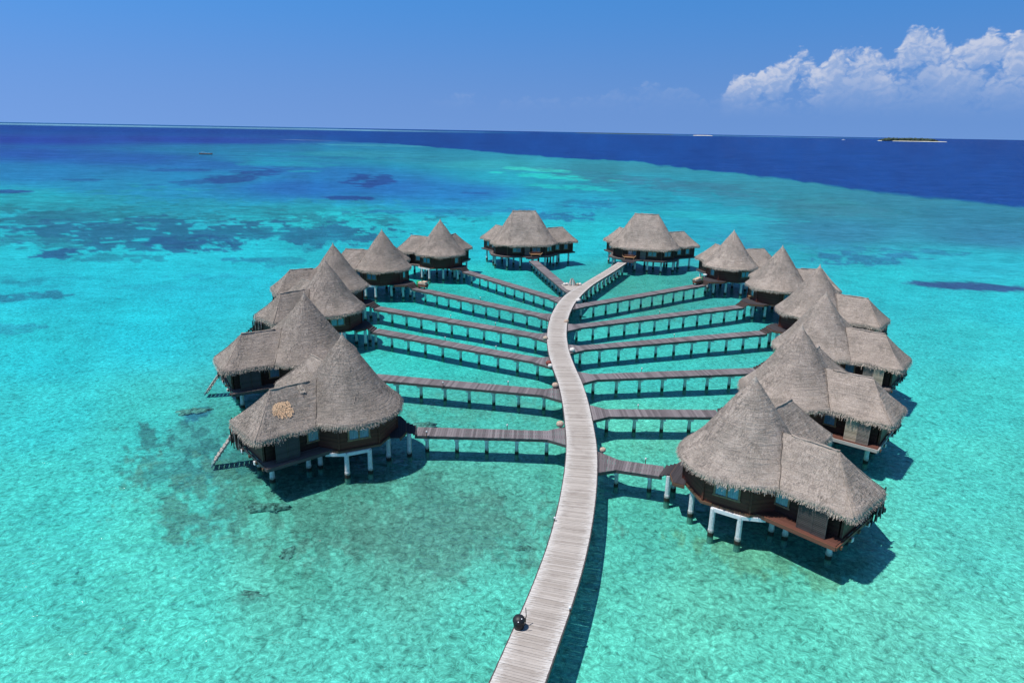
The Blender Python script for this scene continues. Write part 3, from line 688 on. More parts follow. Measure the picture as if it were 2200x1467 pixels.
# ladder with rails and rungs, lower end in the water
def ladder(parent, a, b, name='ladder', wd=0.85, steps=8):
    a = Vector(a); b = Vector(b); d = (b - a).normalized(); s = d.cross(Vector((0, 0, 1))).normalized() * wd / 2
    mb = MB()
    for k_ in (-1, 1): mb.bar(a + s * k_, b + s * k_, 0.20, 0.12, ROPE)
    o = mb.obj(name, ROPE, parent)
    for i in range(steps):
        m2 = MB(); p = a.lerp(b, (i + .5) / steps); m2.bar(p - s, p + s, 0.30, 0.06, ROPE); m2.obj('rung', ROPE, o)
    return o

VCACHE = {}
def villa_meshes(s):
    """meshes of a single-cone villa; local +X points away from the boardwalk, near wing at -45 deg * s"""
    if s in VCACHE: return VCACHE[s]
    D = {}; fl = lambda pts: [(x, y * s) for x, y in pts]
    # round room: octagonal board wall with corner posts
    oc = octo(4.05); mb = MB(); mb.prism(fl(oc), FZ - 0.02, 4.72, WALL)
    for x, y in fl(octo(4.08)): mb.box((x, y, (FZ + 4.6) / 2), (0.13, 0.13, 4.6 - FZ), WALL, rz=atan2(y, x))
    D['wall'] = mb.mesh('round_room_wall')
    mb = MB(); mb.prism(fl(octo(4.24)), FZ - 0.20, FZ - 0.025, BEAM); D['sill'] = mb.mesh('floor_beam')
    # white ring beam showing on the near side
    mb = MB(); c = [(cos(R(a)) * r, sin(R(a)) * r * s) for a, r in ((205, 4.0), (228, 4.0), (254, 4.08), (276, 4.15))]
    for p, q_ in zip(c[1:-1], c[2:]): mb.bar((*p, 1.97), (*q_, 1.97), 0.28, 0.26, CONC)
    mb.bar((*c[1], 1.97), (c[1][0] + 1.3, c[1][1] + 1.6 * s, 1.97), 0.26, 0.26, CONC)
    D['ring'] = mb.mesh('ring_beam')
    # near wing walls (wing frame: x along, y lateral, camera side -s)
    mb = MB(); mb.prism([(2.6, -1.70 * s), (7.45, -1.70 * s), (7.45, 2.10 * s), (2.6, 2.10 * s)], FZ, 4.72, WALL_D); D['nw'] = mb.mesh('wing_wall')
    mb = MB(); mb.box((7.62, 0.42 * s, (FZ + 4.3) / 2), (0.10, 3.8, 4.3 - FZ), WALL)        # end screen wall
    mb.box((7.62, -1.55 * s, (FZ + 4.4) / 2), (0.16, 0.16, 4.4 - FZ), BEAM)
    D['ew'] = mb.mesh('end_wall')
    mb = MB(); mb.box((5.2, -2.86 * s, FZ - 0.13), (5.3, 0.10, 0.26), BEAM_G); mb.box((7.85, -0.05 * s, FZ - 0.16), (0.10, 5.5, 0.22), BEAM_G)
    for y in (-2.2, -0.9, 0.5, 1.9): mb.box((5.0, y * s, FZ - 0.28), (6.0, 0.2, 0.2), BEAM)
    D['dbeam'] = mb.mesh('deck_beam')
    mb = MB()
    for y in (-0.6, 2.0): mb.bar((3.0, y * s, 1.93), (8.02, y * s, 1.93), 0.26, 0.26, CONC)
    D['cbeam'] = mb.mesh('concrete_beam')
    # back wing
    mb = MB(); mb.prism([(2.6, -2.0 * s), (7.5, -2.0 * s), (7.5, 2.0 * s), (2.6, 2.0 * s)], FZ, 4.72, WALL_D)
    for x in (2.8, 7.5):
        for y in (-2.0, 2.0): mb.box((x, y, 3.5), (0.14, 0.14, 2.3), WALL_D)
    D['bw'] = mb.mesh('wing_wall')
    mb = MB(); mb.prism([(2.6, -2.35), (7.9, -2.35), (7.9, 2.35), (2.6, 2.35)], FZ - 0.28, FZ - 0.01, BEAM_G); D['bf'] = mb.mesh('wing_floor')
    # sun deck between the wings and its stick screen
    mb = MB(); mb.prism(fl([(3.0, -1.2), (6.9, -3.4), (8.9, -2.6), (8.9, 2.6), (6.9, 3.4), (3.0, 1.2)]), FZ - 0.35, FZ - 0.10, BEAM_G); D['sun'] = mb.mesh('sun_deck')
    random.seed(3 + s); mb = MB(); a = Vector((7.0, -3.9 * s, 0)); b = Vector((8.5, -2.8 * s, 0))
    for i in range(34):
        p = a.lerp(b, i / 33) + Vector((random.uniform(-.12, .12), random.uniform(-.12, .12), 0)); z0 = random.uniform(1.5, 2.2); z1 = random.uniform(3.2, 4.0)
        mb.bar(p + Vector((0, 0, z0)), p + Vector((random.uniform(-.15, .15), random.uniform(-.1, .1), z1)), random.uniform(.05, .13), 0.05, STICK if random.random() < .72 else ROPE)
    for i in range(7):
        p = a.lerp(b, random.random()); q_ = a.lerp(b, random.random()); mb.bar((p.x, p.y, random.uniform(2, 3)), (q_.x, q_.y, random.uniform(2.2, 4)), .07, .05, STICK)
    D['sticks'] = mb.mesh('stick_screen')
    VCACHE[s] = D; return D

def landing(parent, d, rot, name='landing'):
    """stained landing and steps from the villa floor down to the walkway; built along local +X, d = distance of the walkway end"""
    fr = max(4.75, d - 0.85)
    poly = [(3.5, -2.2), (4.3, -2.2), (fr, -1.05), (fr, 1.05), (4.3, 2.2), (3.5, 2.2)]
    o = planked(poly, FZ, name, P_PORCH, parent, ang=pi / 2, rz=rot)
    mb = MB()
    for p, q_ in zip(poly[1:-1], poly[2:]): 
        mb.bar((*p, FZ - 0.17), (*q_, FZ - 0.17), 0.09, 0.24, BEAM)
    mb.obj('landing_beam', BEAM, o)
    k = 3; st = (d - fr) / k
    for i in range(k):
        m2 = MB(); z = FZ - (i + 1) * (FZ - 1.78) / (k + 1); x = fr + st * (i + .5)
        m2.box((x, 0, z - 0.03), (st + 0.03, 1.95 - 0.05 * i, 0.05), P_PORCH); m2.box((x + st / 2 + .01, 0, z - .12), (0.04, 1.95 - .05 * i, .14), BEAM)
        m2.obj('step', None, parent, rz=rot)
    for sy in (-1, 1): 
        mp = mobj('post', POST_V, parent, (5.0 * cos(rot) - sy * 0.85 * sin(rot), 5.0 * sin(rot) + sy * 0.85 * cos(rot), -0.0))
    return o

def make_villa(name, cx, cy, th, s, cone, wa, wb, bend, label, dev=0.0):
    """bend = walkway end point (world)"""
    v_ = empty(name, (cx, cy, 0), th)
    tag(v_, label, 'villa', 'thatched villas on stilts')
    D = villa_meshes(s)
    add_roof(v_, CONE[cone], 'main_roof', rz=random.uniform(-.4, .4))
    rn, rb = -R(45) * s, R(45) * s
    add_roof(v_, WINGS[wa], 'wing_roof', rz=rn); add_roof(v_, WINGS[wb], 'wing_roof', rz=rb)
    mobj('round_room_wall', D['wall'], v_); mobj('floor_beam', D['sill'], v_); mobj('ring_beam', D['ring'], v_)
    mobj('wing_wall', D['nw'], v_, rz=rn); mobj('end_wall', D['ew'], v_, rz=rn); mobj('deck_beam', D['dbeam'], v_, rz=rn)
    mobj('concrete_beam', D['cbeam'], v_, rz=rn); mobj('concrete_beam', D['cbeam'], v_, rz=rb)
    mobj('wing_wall', D['bw'], v_, rz=rb); mobj('wing_floor', D['bf'], v_, rz=rb)
    planked([(2.7, -2.80 * s), (7.78, -2.80 * s), (7.78, 2.45 * s), (2.7, 2.45 * s)], FZ, 'veranda', P_DECK, v_, step=0.19, ang=0, rz=rn)
    mobj('sun_deck', D['sun'], v_); mobj('stick_screen', D['sticks'], v_)
    if dev in ('R1', 'R2'):
        for o in v_.children:
            if o.name.startswith('deck_beam') or o.name.startswith('veranda'):
                m_ = (BEAM_R if o.name[0] == 'd' else P_RED) if dev == 'R1' else (BEAM_W if o.name[0] == 'd' else P_RED)
                for sl in o.material_slots:
                    if sl.material in (BEAM_G, P_DECK): sl.link = 'OBJECT'; sl.material = m_
    def wloc(x, y, ang): return (x * cos(ang) - y * sin(ang), x * sin(ang) + y * cos(ang))
    # windows: one on the near wing, a double on the round room, others round the back
    nrm_near = rn - s * pi / 2
    x, y = wloc(3.75, -1.72 * s, rn); add_window(v_, WIN1, x, y, 3.42, nrm_near)
    oc = [(px_, py_ * s) for px_, py_ in octo(4.05)]
    def on_wall(i, W_, z, sh=0.0):
        a, b = oc[i % 8], oc[(i + 1) % 8]; mx_, my_ = (a[0] + b[0]) / 2, (a[1] + b[1]) / 2; an = atan2(my_, mx_)
        t_ = Vector((b[0] - a[0], b[1] - a[1])).normalized() * sh
        add_window(v_, W_, mx_ + cos(an) * 0.015 + t_.x, my_ + sin(an) * 0.015 + t_.y, z, an)
    on_wall(0, WIN2, 3.45); on_wall(6, WIN1, 3.4); on_wall(4, WIN2, 3.45)
    for xx in (4.2, 6.3):
        x, y = wloc(xx, -2.0 * s, rb); add_window(v_, WIN1, x, y, 3.4, rb - s * pi / 2)
    x, y = wloc(7.5, 0, rb); add_window(v_, WIN2, x, y, 3.4, rb)
    # sliding shutters on the veranda
    sh = {'L2': ('dark', 'dark'), 'R2': ('light', 'mid'), 'R3': ('mid', 'light')}.get(dev, ('dark', 'dark'))
    for k_, (xx, kind) in enumerate(zip((5.62, 6.56), sh)):
        x, y = wloc(xx, (-2.46 - 0.05 * k_) * s, rn); o = mobj('shutter', SH[kind], v_, (x, y, FZ + 0.01), rn)
        if kind == 'light': o['label'] = 'bleached pale shutter'
    # posts
    for a, r in ((228, 4.0), (254, 4.05), (300, 3.0), (0, 2.6), (60, 3.2), (105, 3.4), (150, 3.4), (190, 3.6)):
        mobj('post', POST_V, v_, (r * cos(R(a)), r * sin(R(a)) * s, 0), R(a))
    for ang in (rn, rb):
        for xx in (3.8, 6.75):
            for yy in (-0.6, 2.0):
                x, y = wloc(xx, yy * s, ang); mobj('post', POST_V, v_, (x, y, 0))
    dx, dy = bend[0] - cx, bend[1] - cy; rot = atan2(dy, dx) - th
    landing(v_, hypot(dx, dy), rot)
    return v_

VILLAS = [
 ('L1', -13.45, 52.05, 175.7, -1, 0, 0, 1, (-7.9, 52.9), 'nearest villa on the left, with a straw-coloured repair patch on its wing roof'),
 ('L2', -20.5, 65.7, 166, -1, 1, 2, 0, (-14.6, 66.1), 'second nearest villa on the left, with a ladder at its wing tip'),
 ('L3', -23.2, 83.6, 180, -1, 0, 1, 2, (-17.3, 82.9), 'third villa from the front in the left row, dark sticks sloping down beside its wing'),
 ('L4', -25.4, 96.1, 162.5, -1, 1, 0, 2, (-19.2, 94.3), 'fourth villa from the front in the left row, its peak directly behind the third one'),
 ('L5', -21.3, 110.9, 130, -1, 0, 2, 1, (-15.6, 107.2), 'left villa with the tan and green housekeeping cart beside its landing'),
 ('L6', -13.4, 125.4, 113, -1, 1, 1, 0, (-8.5, 121.6), 'farthest cone-roofed villa on the left, next to the wide-roofed pair'),
 ('R1', 16.5, 43.8, -2, 1, 1, 1, 0, (11.5, 46.5), 'nearest villa on the right, with red-brown floor edge and white ring beam'),
 ('R2', 24.9, 56.9, 5.5, 1, 0, 2, 1, (18.9, 57.9), 'second nearest villa on the right, with one bleached pale shutter on its veranda'),
 ('R3', 32.7, 70.2, 6.4, 1, 1, 0, 2, (26.4, 70.0), 'third villa from the front in the right row, its wing reaching farthest right'),
 ('R4', 38.7, 85.9, 5.8, 1, 0, 1, 0, (32.3, 85.05), 'fourth villa from the front in the right row'),
 ('R5', 39.8, 101.5, 38, 1, 1, 2, 1, (33.6, 98.8), 'fifth villa from the front on the right, with an orange table on its landing'),
 ('R6', 37.6, 117.9, 56.7, 1, 0, 0, 2, (31.9, 113.8), 'farthest cone-roofed villa on the right, with two white stools on its landing'),
]
VO = {}
for k_, cx, cy, th, s, cone, wa, wb, be, lab in VILLAS:
    VO[k_] = make_villa('stilt_villa', cx, cy, R(th), s, cone, wa, wb, be, lab, dev=k_)
    # outer ladders seen on the left row
    if k_ in ('L1', 'L2'):
        ladder(VO[k_], (8.75, 1.75, 2.4), (10.6, 2.5, -0.35))
    if k_ == 'L3':
        mb = MB(); random.seed(8)
        for i in range(9):
            p = Vector((8.2 + i * .28, 2.6 + random.uniform(-.4, .4), 2.9 - i * .22)); mb.bar(p, p + Vector((random.uniform(-.8, .8), random.uniform(-.3, .3), -1.3)), .08, .08, STICK)
        mb.bar((8.0, 2.2, 3.0), (10.6, 2.6, 0.6), .1, .1, STICK); mb.bar((8.0, 3.0, 3.0), (10.6, 3.2, 0.6), .1, .1, STICK)
        mb.obj('stair_rail', STICK, VO[k_])
# repair patch of new palm leaf on the nearest left villa's wing roof
def roof_patch(v_, ang, x0, x1, t0, t1, side, n=240, mt=PATCH):
    mb = MB(); random.seed(12); W, zr, z0 = 2.62, 7.15, ZE - 0.04
    for _ in range(n):
        x = random.uniform(x0, x1); t = random.uniform(t0, t1); y = side * W * (1 - t); z = z0 + (zr - z0) * (t - 0.06 * sin(pi * t)) + 0.07
        if ((x - (x0 + x1) / 2) / (x1 - x0) * 2) ** 4 + ((t - (t0 + t1) / 2) / (t1 - t0) * 2) ** 4 > random.uniform(.35, 1.1) or (t < (t0 + t1) / 2 and random.random() < .35): continue
        ln = random.uniform(.25, .5); dy = side * ln * 0.70; dz = -ln * 0.71; wd = random.uniform(.02, .055)
        mb.add([(x - wd, y, z), (x + wd, y, z), (x + wd * .6 + random.uniform(-.05, .05), y + dy, z + dz + .05), (x - wd * .6, y + dy, z + dz + .05)], [(0, 1, 2, 3)], mt)
    o = mb.obj('roof_patch', mt, v_, rz=ang); o['kind'] = 'stuff'; return o
p_ = roof_patch(VO['L1'], R(45), 5.0, 6.5, 0.42, 0.72, 1); p_['label'] = 'straw-coloured patch of new thatch'
roof_patch(VO['L1'], -R(45), 6.3, 7.0, 0.25, 0.4, -1, 26)
roof_patch(VO['L1'], R(45), 3.55, 4.1, 0.80, 0.97, 1, 40, FRINGE)

# the two wide-roofed villas at the far end
def make_wide(cx, cy, th, wl, wr, be, label, s):
    v_ = empty('wide_stilt_villa', (cx, cy, 0), th); tag(v_, label, 'villa', 'thatched villas on stilts')
    add_roof(v_, DOUBLE, 'main_roof')
    poly = [(x, y - 2.3) for x, y in octo(3.85, 22.5) if y < 0] + [(x, y + 2.3) for x, y in octo(3.85, 22.5) if y > 0]
    poly = sorted(poly, key=lambda p: atan2(p[1], p[0]))
    mb = MB(); mb.prism(poly, FZ - .02, 4.72, WALL_D)
    for x, y in poly: mb.box((x * 1.01, y * 1.01, 3.6), (.14, .14, 2.6), BEAM)
    mb.obj('main_wall', None, v_)
    big = [(x * 1.22, y * 1.16) for x, y in poly]
    mb = MB(); mb.prism(big, FZ - .28, FZ - .03, BEAM_G); mb.obj('floor_beam', None, v_)
    planked(big, FZ + .012, 'veranda', P_DECK, v_, ang=pi / 2)
    for sy, aw in ((1, wl), (-1, wr)):
        y0 = 2.3 * sy; a = aw - th
        add_roof(v_, WINGF, 'wing_roof', loc=(0, y0, 0), rz=a)
        mb = MB(); mb.prism([(2.6, -2.0), (8.0, -2.0), (8.0, 2.0), (2.6, 2.0)], FZ + .02, 4.72, WALL_D)
        for y in (-2, 2): mb.box((8.0, y, 3.5), (.14, .14, 2.3), BEAM)
        mb.obj('wing_wall', None, v_, loc=(0, y0, 0), rz=a)
        mb = MB(); mb.prism([(2.6, -2.5), (8.4, -2.5), (8.4, 2.5), (2.6, 2.5)], FZ - .25, FZ - .005, BEAM_G); mb.obj('wing_floor', None, v_, loc=(0, y0, 0), rz=a)
        fs = sy
        for xx in (4.2, 6.3):
            x = xx * cos(a) - (2.0 * fs) * sin(a); y = y0 + xx * sin(a) + 2.0 * fs * cos(a); add_window(v_, WIN1, x, y, 3.4, a + fs * pi / 2)
        for xx in (4.4, 7.2):
            for yy in (-1.8, 1.8):
                mobj('post', POST_V, v_, (xx * cos(a) - yy * sin(a), y0 + xx * sin(a) + yy * cos(a), 0))
    for x, y in poly: mobj('post', POST_V, v_, (x * 1.02, y * 1.02, 0))
    for x, y in ((-3.6, 1.2), (-3.6, -1.2), (0, 2), (0, -2), (2.5, 0)): mobj('post', POST_V, v_, (x, y, 0))
    # door and windows on the side that faces the boardwalk
    mb = MB(); mb.box((0, 0, 1.05), (1.1, .06, 2.1), SHUT_M); o = mb.obj('door', None, v_, loc=(-3.60, -0.2 * s, FZ + .03), rz=pi / 2)
    for yy in (-2.0, 1.9): add_window(v_, WIN2, -3.57, yy * s, 3.45, pi)
    for i in range(len(poly)):
        a, b = poly[i], poly[(i + 1) % len(poly)]; mx_, my_ = (a[0] + b[0]) / 2, (a[1] + b[1]) / 2; L_ = hypot(a[0] - b[0], a[1] - b[1])
        nn = atan2(-(b[0] - a[0]), b[1] - a[1])
        if L_ < 3.2 and mx_ < -1 and my_ * s < 0: add_window(v_, WIN2, mx_ + cos(nn) * .02, my_ + sin(nn) * .02, 3.45, nn)
    mb = MB(); mb.box((-4.25, 0.9 * s, 3.05), (.14, .14, 1.5), STICK); mb.obj('veranda_post', None, v_)
    dx, dy = be[0] - cx, be[1] - cy; rot = atan2(dy, dx) - th
    d = hypot(dx, dy)
    planked([(3.6, -1.9), (d - .55, -1.3), (d - .55, 1.3), (3.6, 1.9)], FZ + .03, 'landing', P_PORCH, v_, ang=pi / 2, rz=rot)
    m2 = MB(); m2.box((d - .42, 0, 2.04), (.4, 1.9, .06), P_PORCH); m2.box((d - .56, 0, FZ - .13), (.08, 2.6, .24), BEAM_G); m2.obj('step', None, v_, rz=rot)
    return v_
F1 = make_wide(2.0, 139.3, R(98.6), R(122), R(30), (3.85, 133.3), 'left one of the far wide-ridged pair, reached by the dark walkway', 1)
F2 = make_wide(26.2, 137.3, R(73), R(107), R(26), (21.9, 131.6), 'right one of the far wide-ridged pair, where the pale boardwalk ends', 1)

# ------------------------------------------------------------------ boardwalk
MAIN = [(16, -3.0), (20, -1.45), (24, 0.05), (28, 1.30), (32, 2.50), (36, 3.53), (40, 4.35), (45, 5.15), (50, 5.70), (55, 5.92), (60, 6.0), (65, 5.89), (70, 5.56), (75, 5.38), (80, 5.46), (85, 5.80), (90, 6.36), (95, 7.22), (100, 8.32), (105, 9.85), (110, 11.75), (115, 13.85), (121, 16.5), (127, 19.05), (132.2, 21.2)]
my = np.array([p[0] for p in MAIN], float); mx = np.array([p[1] for p in MAIN], float)
def cubic(y):
    tg = np.gradient(mx, my); i = int(np.clip(np.searchsorted(my, y) - 1, 0, len(my) - 2)); h = my[i + 1] - my[i]; t = (y - my[i]) / h
    return (2*t**3-3*t**2+1)*mx[i] + (t**3-2*t**2+t)*h*tg[i] + (-2*t**3+3*t**2)*mx[i+1] + (t**3-t**2)*h*tg[i+1]
dense = np.arange(16, 132.2, 0.02); cxs = np.array([cubic(y) for y in dense])
arc = np.concatenate([[0], np.cumsum(np.hypot(np.diff(cxs), np.diff(dense)))])
def main_at(s_):
    y = float(np.interp(s_, arc, dense)); x = float(np.interp(s_, arc, cxs)); y2 = float(np.interp(s_ + .4, arc, dense)); x2 = float(np.interp(s_ + .4, arc, cxs))
    y0 = float(np.interp(s_ - .4, arc, dense)); x0 = float(np.interp(s_ - .4, arc, cxs)); d = Vector((x2 - x0, y2 - y0)).normalized()
    return Vector((x, y)), d
def main_w(y): return 2.38 - 0.72 * min(1, max(0, (y - 103) / 9.0))
MZ = 1.95
bw = empty('boardwalk', (5.0, 60, 0)); tag(bw, 'long curving pale plank boardwalk on posts running between the two rows of villas', 'boardwalk')
def child_world(o, parent):
    o.parent = parent; o.matrix_parent_inverse = Matrix.Translation(-Vector(parent.location))
    return o
step = 0.172; n_pl = int(arc[-1] / step)
PL = {}
def plank_mesh(L, wd, mt, th=0.045):
    mb = MB(); xs = [-1, -0.34, 0.34, 1]; vs = []; lat = []
    for z in (-th, 0):
        for y in (-wd / 2, wd / 2):
            for x in xs: vs.append((x * L / 2, y, z)); lat.append(x)
    fs = []
    for i in range(3):
        a = i; fs += [(a, a + 4, a + 5, a + 1), (a + 8, a + 9, a + 13, a + 12), (a, a + 1, a + 9, a + 8), (a + 4, a + 12, a + 13, a + 5)]
    fs += [(0, 8, 12, 4), (3, 7, 15, 11)]
    mb.add(vs, fs, mt, lat); return mb
random.seed(5)
PLM = [plank_mesh(L, step - 0.014, P_MAIN).mesh('plank') for L in (2.38, 2.385, 2.375, 2.39)]
rest = MB()
for i in range(n_pl):
    p, d = main_at((i + .5) * step); a = atan2(d.y, d.x) - pi / 2 + random.uniform(-.006, .006); z = MZ + random.uniform(-.006, .006)
    off = random.uniform(-.008, .008)
    if 40 <= i < 340:
        o = bpy.data.objects.new('plank', random.choice(PLM)); o.location = (p.x + off - bw.location.x, p.y - bw.location.y, z); o.rotation_euler = (random.uniform(-.004, .004), random.uniform(-.002, .002), a); link(o, bw)
    else:
        wd_ = main_w(p.y) + random.uniform(-.03, .03); pm = plank_mesh(wd_, step - .014, P_MAIN)
        ca, sa = cos(a), sin(a)
        rest.add([(p.x + off + x * ca - y * sa, p.y + x * sa + y * ca, z + zz) for x, y, zz in pm.v], pm.f, P_MAIN, pm.lat)
o = child_world(rest.obj('far_plank', P_MAIN), bw); o['kind'] = 'stuff'
# stringers
mb = MB()
for sgn, off_ in ((-1, 0), (1, 0), (0, 0)):
    prev = None
    for s_ in np.arange(0, arc[-1], 0.8):
        p, d = main_at(s_); nrm2 = Vector((d.y, -d.x)); q_ = p + nrm2 * sgn * (main_w(p.y) / 2 + 0.03)
        if prev is not None: mb.bar((*prev, MZ - .14), (*q_, MZ - .14), .07, .26, BEAM_G)
        prev = q_
child_world(mb.obj('stringer', BEAM_G), bw)
for s_ in np.arange(1.0, arc[-1] - 1, 2.5):
    p, d = main_at(s_); nrm2 = Vector((d.y, -d.x)); a = atan2(nrm2.y, nrm2.x); hw = main_w(p.y) / 2 - 0.25
    mb = MB(); mb.box((0, 0, MZ - .40), (hw * 2 + .30, .26, .26), CONC); child_world(mb.obj('cross_head', CONC, loc=(p.x, p.y, 0), rz=a), bw)
    for sg in (-1, 1):
        q_ = p + nrm2 * sg * ((hw - .12) if p.y > 104 else .45); child_world(mobj('post', POST_M, None, (q_.x, q_.y, 0)), bw)

# side walkways
SZ = 1.78; SW = 1.72
def cross_main(e, j):
    """point where the line e->j meets the boardwalk centre line"""
    e = Vector(e); j = Vector(j); d = (j - e).normalized(); best = None
    for s_ in np.arange(0, arc[-1], 0.1):
        p, t = main_at(s_); v_ = p - e; dist = abs(v_.x * d.y - v_.y * d.x)
        if v_.dot(d) > 0 and (best is None or dist < best[0]): best = (dist, s_, p, t)
    return best[2], best[3], d
def walkway(name, e, j, label, single, flare=2.0, stop=None):
    root = empty(name, (e[0], e[1], 0)); tag(root, label, 'walkway', 'side walkways to the villas')
    pm_, tg, d = cross_main(e, j); e = Vector(e); nrm2 = Vector((-d.y, d.x))
    tg = tg if tg.dot(nrm2) > 0 else -tg
    sn = abs(d.x * tg.y - d.y * tg.x); edge = pm_ - d * (1.02 / sn)
    L = (edge - e).length; fl = 1.75 / max(sn, .8)
    if stop: L = stop; fl = 0.0
    rnd = MB(); objs = []
    def ends(t):
        if t < L - fl or fl == 0: c = e + d * t; return c - nrm2 * SW / 2, c + nrm2 * SW / 2
        f = min(1.15, (t - (L - fl)) / fl); c0_ = e + d * (L - fl); a0_, b0_ = c0_ - nrm2 * SW / 2, c0_ + nrm2 * SW / 2
        a1_, b1_ = edge - tg * flare, edge + tg * flare; return a0_.lerp(a1_, f), b0_.lerp(b1_, f)
    st = 0.2; n = int((L + .12) / st)
    for i in range(n):
        a0_, b0_ = ends(i * st + .006); a1_, b1_ = ends((i + 1) * st - .008); dz = random.uniform(-.005, .005); o1 = random.uniform(-.02, .02)
        vs = [(*(q_ + nrm2 * o1), SZ + zz) for zz in (-.045, dz) for q_ in (a0_, a1_, b1_, b0_)]
        fs = [(0, 1, 2, 3), (7, 6, 5, 4), (0, 4, 5, 1), (1, 5, 6, 2), (2, 6, 7, 3), (3, 7, 4, 0)]
        if single:
            m2 = MB(); m2.add([(x - e.x, y - e.y, z) for x, y, z in vs], fs, P_SIDE); m2.obj('plank', P_SIDE, root)
        else: rnd.add([(x - e.x, y - e.y, z) for x, y, z in vs], fs, P_SIDE)
    if not single: o = rnd.obj('plank', P_SIDE, root); o['kind'] = 'stuff'
    mb = MB(); prev = None
    for t in [0, L - fl] + ([L] if fl else []):
        a, b = ends(t)
        if prev:
            for q0, q1 in zip(prev, (a, b)): 
                sh_ = nrm2 * (0.05 if q0 is prev[0] else -0.05)
                p0 = q0 + sh_ - e; p1 = q1 + sh_ - e; mb.bar((*p0, SZ - .16), (*p1, SZ - .16), .08, .22, BEAM_G)
        prev = (a, b)
    mb.bar((0, 0, SZ - .16), (*(d * (L + .2)), SZ - .16), .12, .22, BEAM_G)
    mb.obj('stringer', BEAM_G, root)
    k = max(1, int(round((L - 1.0) / 2.52)))
    for i in range(k + 1):
        t = L - 1.75 - i * 2.52
        if t < -0.3: break
        c = d * t; a = atan2(nrm2.y, nrm2.x)
        mb = MB(); mb.box((0, 0, SZ - .37), (1.56, .26, .24), CONC)
        for sg in (-1, 1):               # curved knees that make the arches between the posts
            for z_, ln in ((SZ - .37, .62), (SZ - .50, .42), (SZ - .62, .24)): mb.box((0, sg * ln / 2, z_ - .0), (.20, ln, .14), CONC)
        mb.obj('cross_head', CONC, root, loc=(c.x, c.y, 0), rz=a)
        mobj('post', POST_B, root, (c.x, c.y, 0.0))
    return root, e, d, L, nrm2
WK = {}
for k_, e, j, lab, single in (
  ('L1', (-7.9, 52.9), (4, 52.6), 'dark plank walkway to the nearest left villa, lowest on the left side', True),
  ('L2', (-14.6, 66.1), (2.95, 62.55), 'dark plank walkway to the second villa on the left', True),
  ('L3', (-17.3, 82.9), (2.85, 72.3), 'dark plank walkway third from the front on the left', False),
  ('L4', (-19.2, 94.3), (2.45, 82.2), 'dark plank walkway fourth from the front on the left', False),
  ('L5', (-15.6, 107.2), (2.85, 92.7), 'dark plank walkway on the left that ends beside the tan and green cart', False),
  ('L6', (-8.5, 121.6), (7, 101.2), 'steeply angled dark walkway to the farthest cone-roofed villa on the left', False),
  ('R1', (11.5, 46.5), (7.7, 47.6), 'short dark plank walkway to the nearest right villa', True),
  ('R2', (18.9, 57.9), (8.5, 57.6), 'dark plank walkway to the second villa on the right', True),
  ('R3', (26.4, 70.0), (8.55, 67.1), 'dark plank walkway third from the front on the right', False),
  ('R4', (32.3, 85.05), (8.3, 77.1), 'dark plank walkway fourth from the front on the right', False),
  ('R5', (33.6, 98.8), (8.6, 86.5), 'dark plank walkway on the right leading to the landing with the orange table', False),
  ('R6', (31.9, 113.8), (10.4, 98.0), 'topmost dark plank walkway on the right, ending at the loaded cart', False),
  ('F1', (3.85, 133.3), (8.9, 107.5), 'dark walkway from the fork to the wide-ridged villa left of the far pair', False)):
    WK[k_] = walkway('side_walkway', e, j, lab, single, flare=1.95 if k_ != 'F1' else 1.3)

# pale platform in the fork and the driftwood ornament on it
pf = MB(); pf.prism([(7.9, 111.3), (11.3, 111.5), (11.7, 110.0), (9.3, 106.6), (8.6, 107.4)], MZ - .12, MZ - .02, P_MAIN)
tag(pf.obj('fork_platform', P_MAIN), 'small pale platform filling the fork of the boardwalk', 'platform')
dr = empty('driftwood_ornament', (9.7, 110.6, MZ - .02)); tag(dr, 'pyramid of bleached driftwood and shells on the pale platform in the fork', 'ornament')
random.seed(3)
for i in range(9):
    mb = MB(); a = 2 * pi * i / 9; b = (0.55 * cos(a), 0.4 * sin(a)); 
    mb.tube([(b[0] * 1.1, b[1] * 1.1, 0), (b[0] * .75, b[1] * .7, .55), (b[0] * .25 + random.uniform(-.1, .1), b[1] * .2, 1.15)], [.10, .085, .03], 7, POTW if i % 2 else ROPE); mb.obj('driftwood_piece', None, dr)
for i, x in enumerate((-1.25, -.85, .9, 1.3)):
    mb = MB(); mb.lathe([(.04, 0), (.26, .08), (.30, .22), (.18, .36), (.03, .42)], 10, POTW if i != 2 else POT, (x, random.uniform(-.15, .15), 0)); mb.obj('shell', None, dr, smooth=True)

# ------------------------------------------------------------------ things on the boardwalk
def pot(x, y, z, r, mt, label):
    mb = MB(); mb.lathe([(r * .5, 0), (r * .92, r * .35), (r, r * .8), (r * .85, r * 1.25), (r * .5, r * 1.5), (r * .42, r * 1.5), (r * .40, r * 1.2)], 14, mt)
    o = mb.obj('water_pot', mt, loc=(x, y, z), smooth=True); tag(o, label, 'pot', 'round pots at the walkway junctions'); return o
pot(4.25, 54.35, SZ, .33, POT, 'tan round pot at the junction of the lowest left walkway')
pot(4.35, 63.75, SZ, .33, POT, 'tan round pot at the junction of the second left walkway')
pot(4.02, 70.6, SZ, .32, POTR, 'dark red round pot at the junction of the third left walkway')
pot(4.15, 69.8, SZ, .26, POTW, 'whitish round pot just below the dark red pot')
pot(4.05, 79.9, SZ, .32, POT, 'tan round pot at the junction of the fourth left walkway')
pot(9.75, 99.6, SZ, .38, POTW, 'whitish round pot at the topmost right junction')
pot(7.15, 87.7, SZ, .34, POT, 'tan round pot at the second right junction from the top')
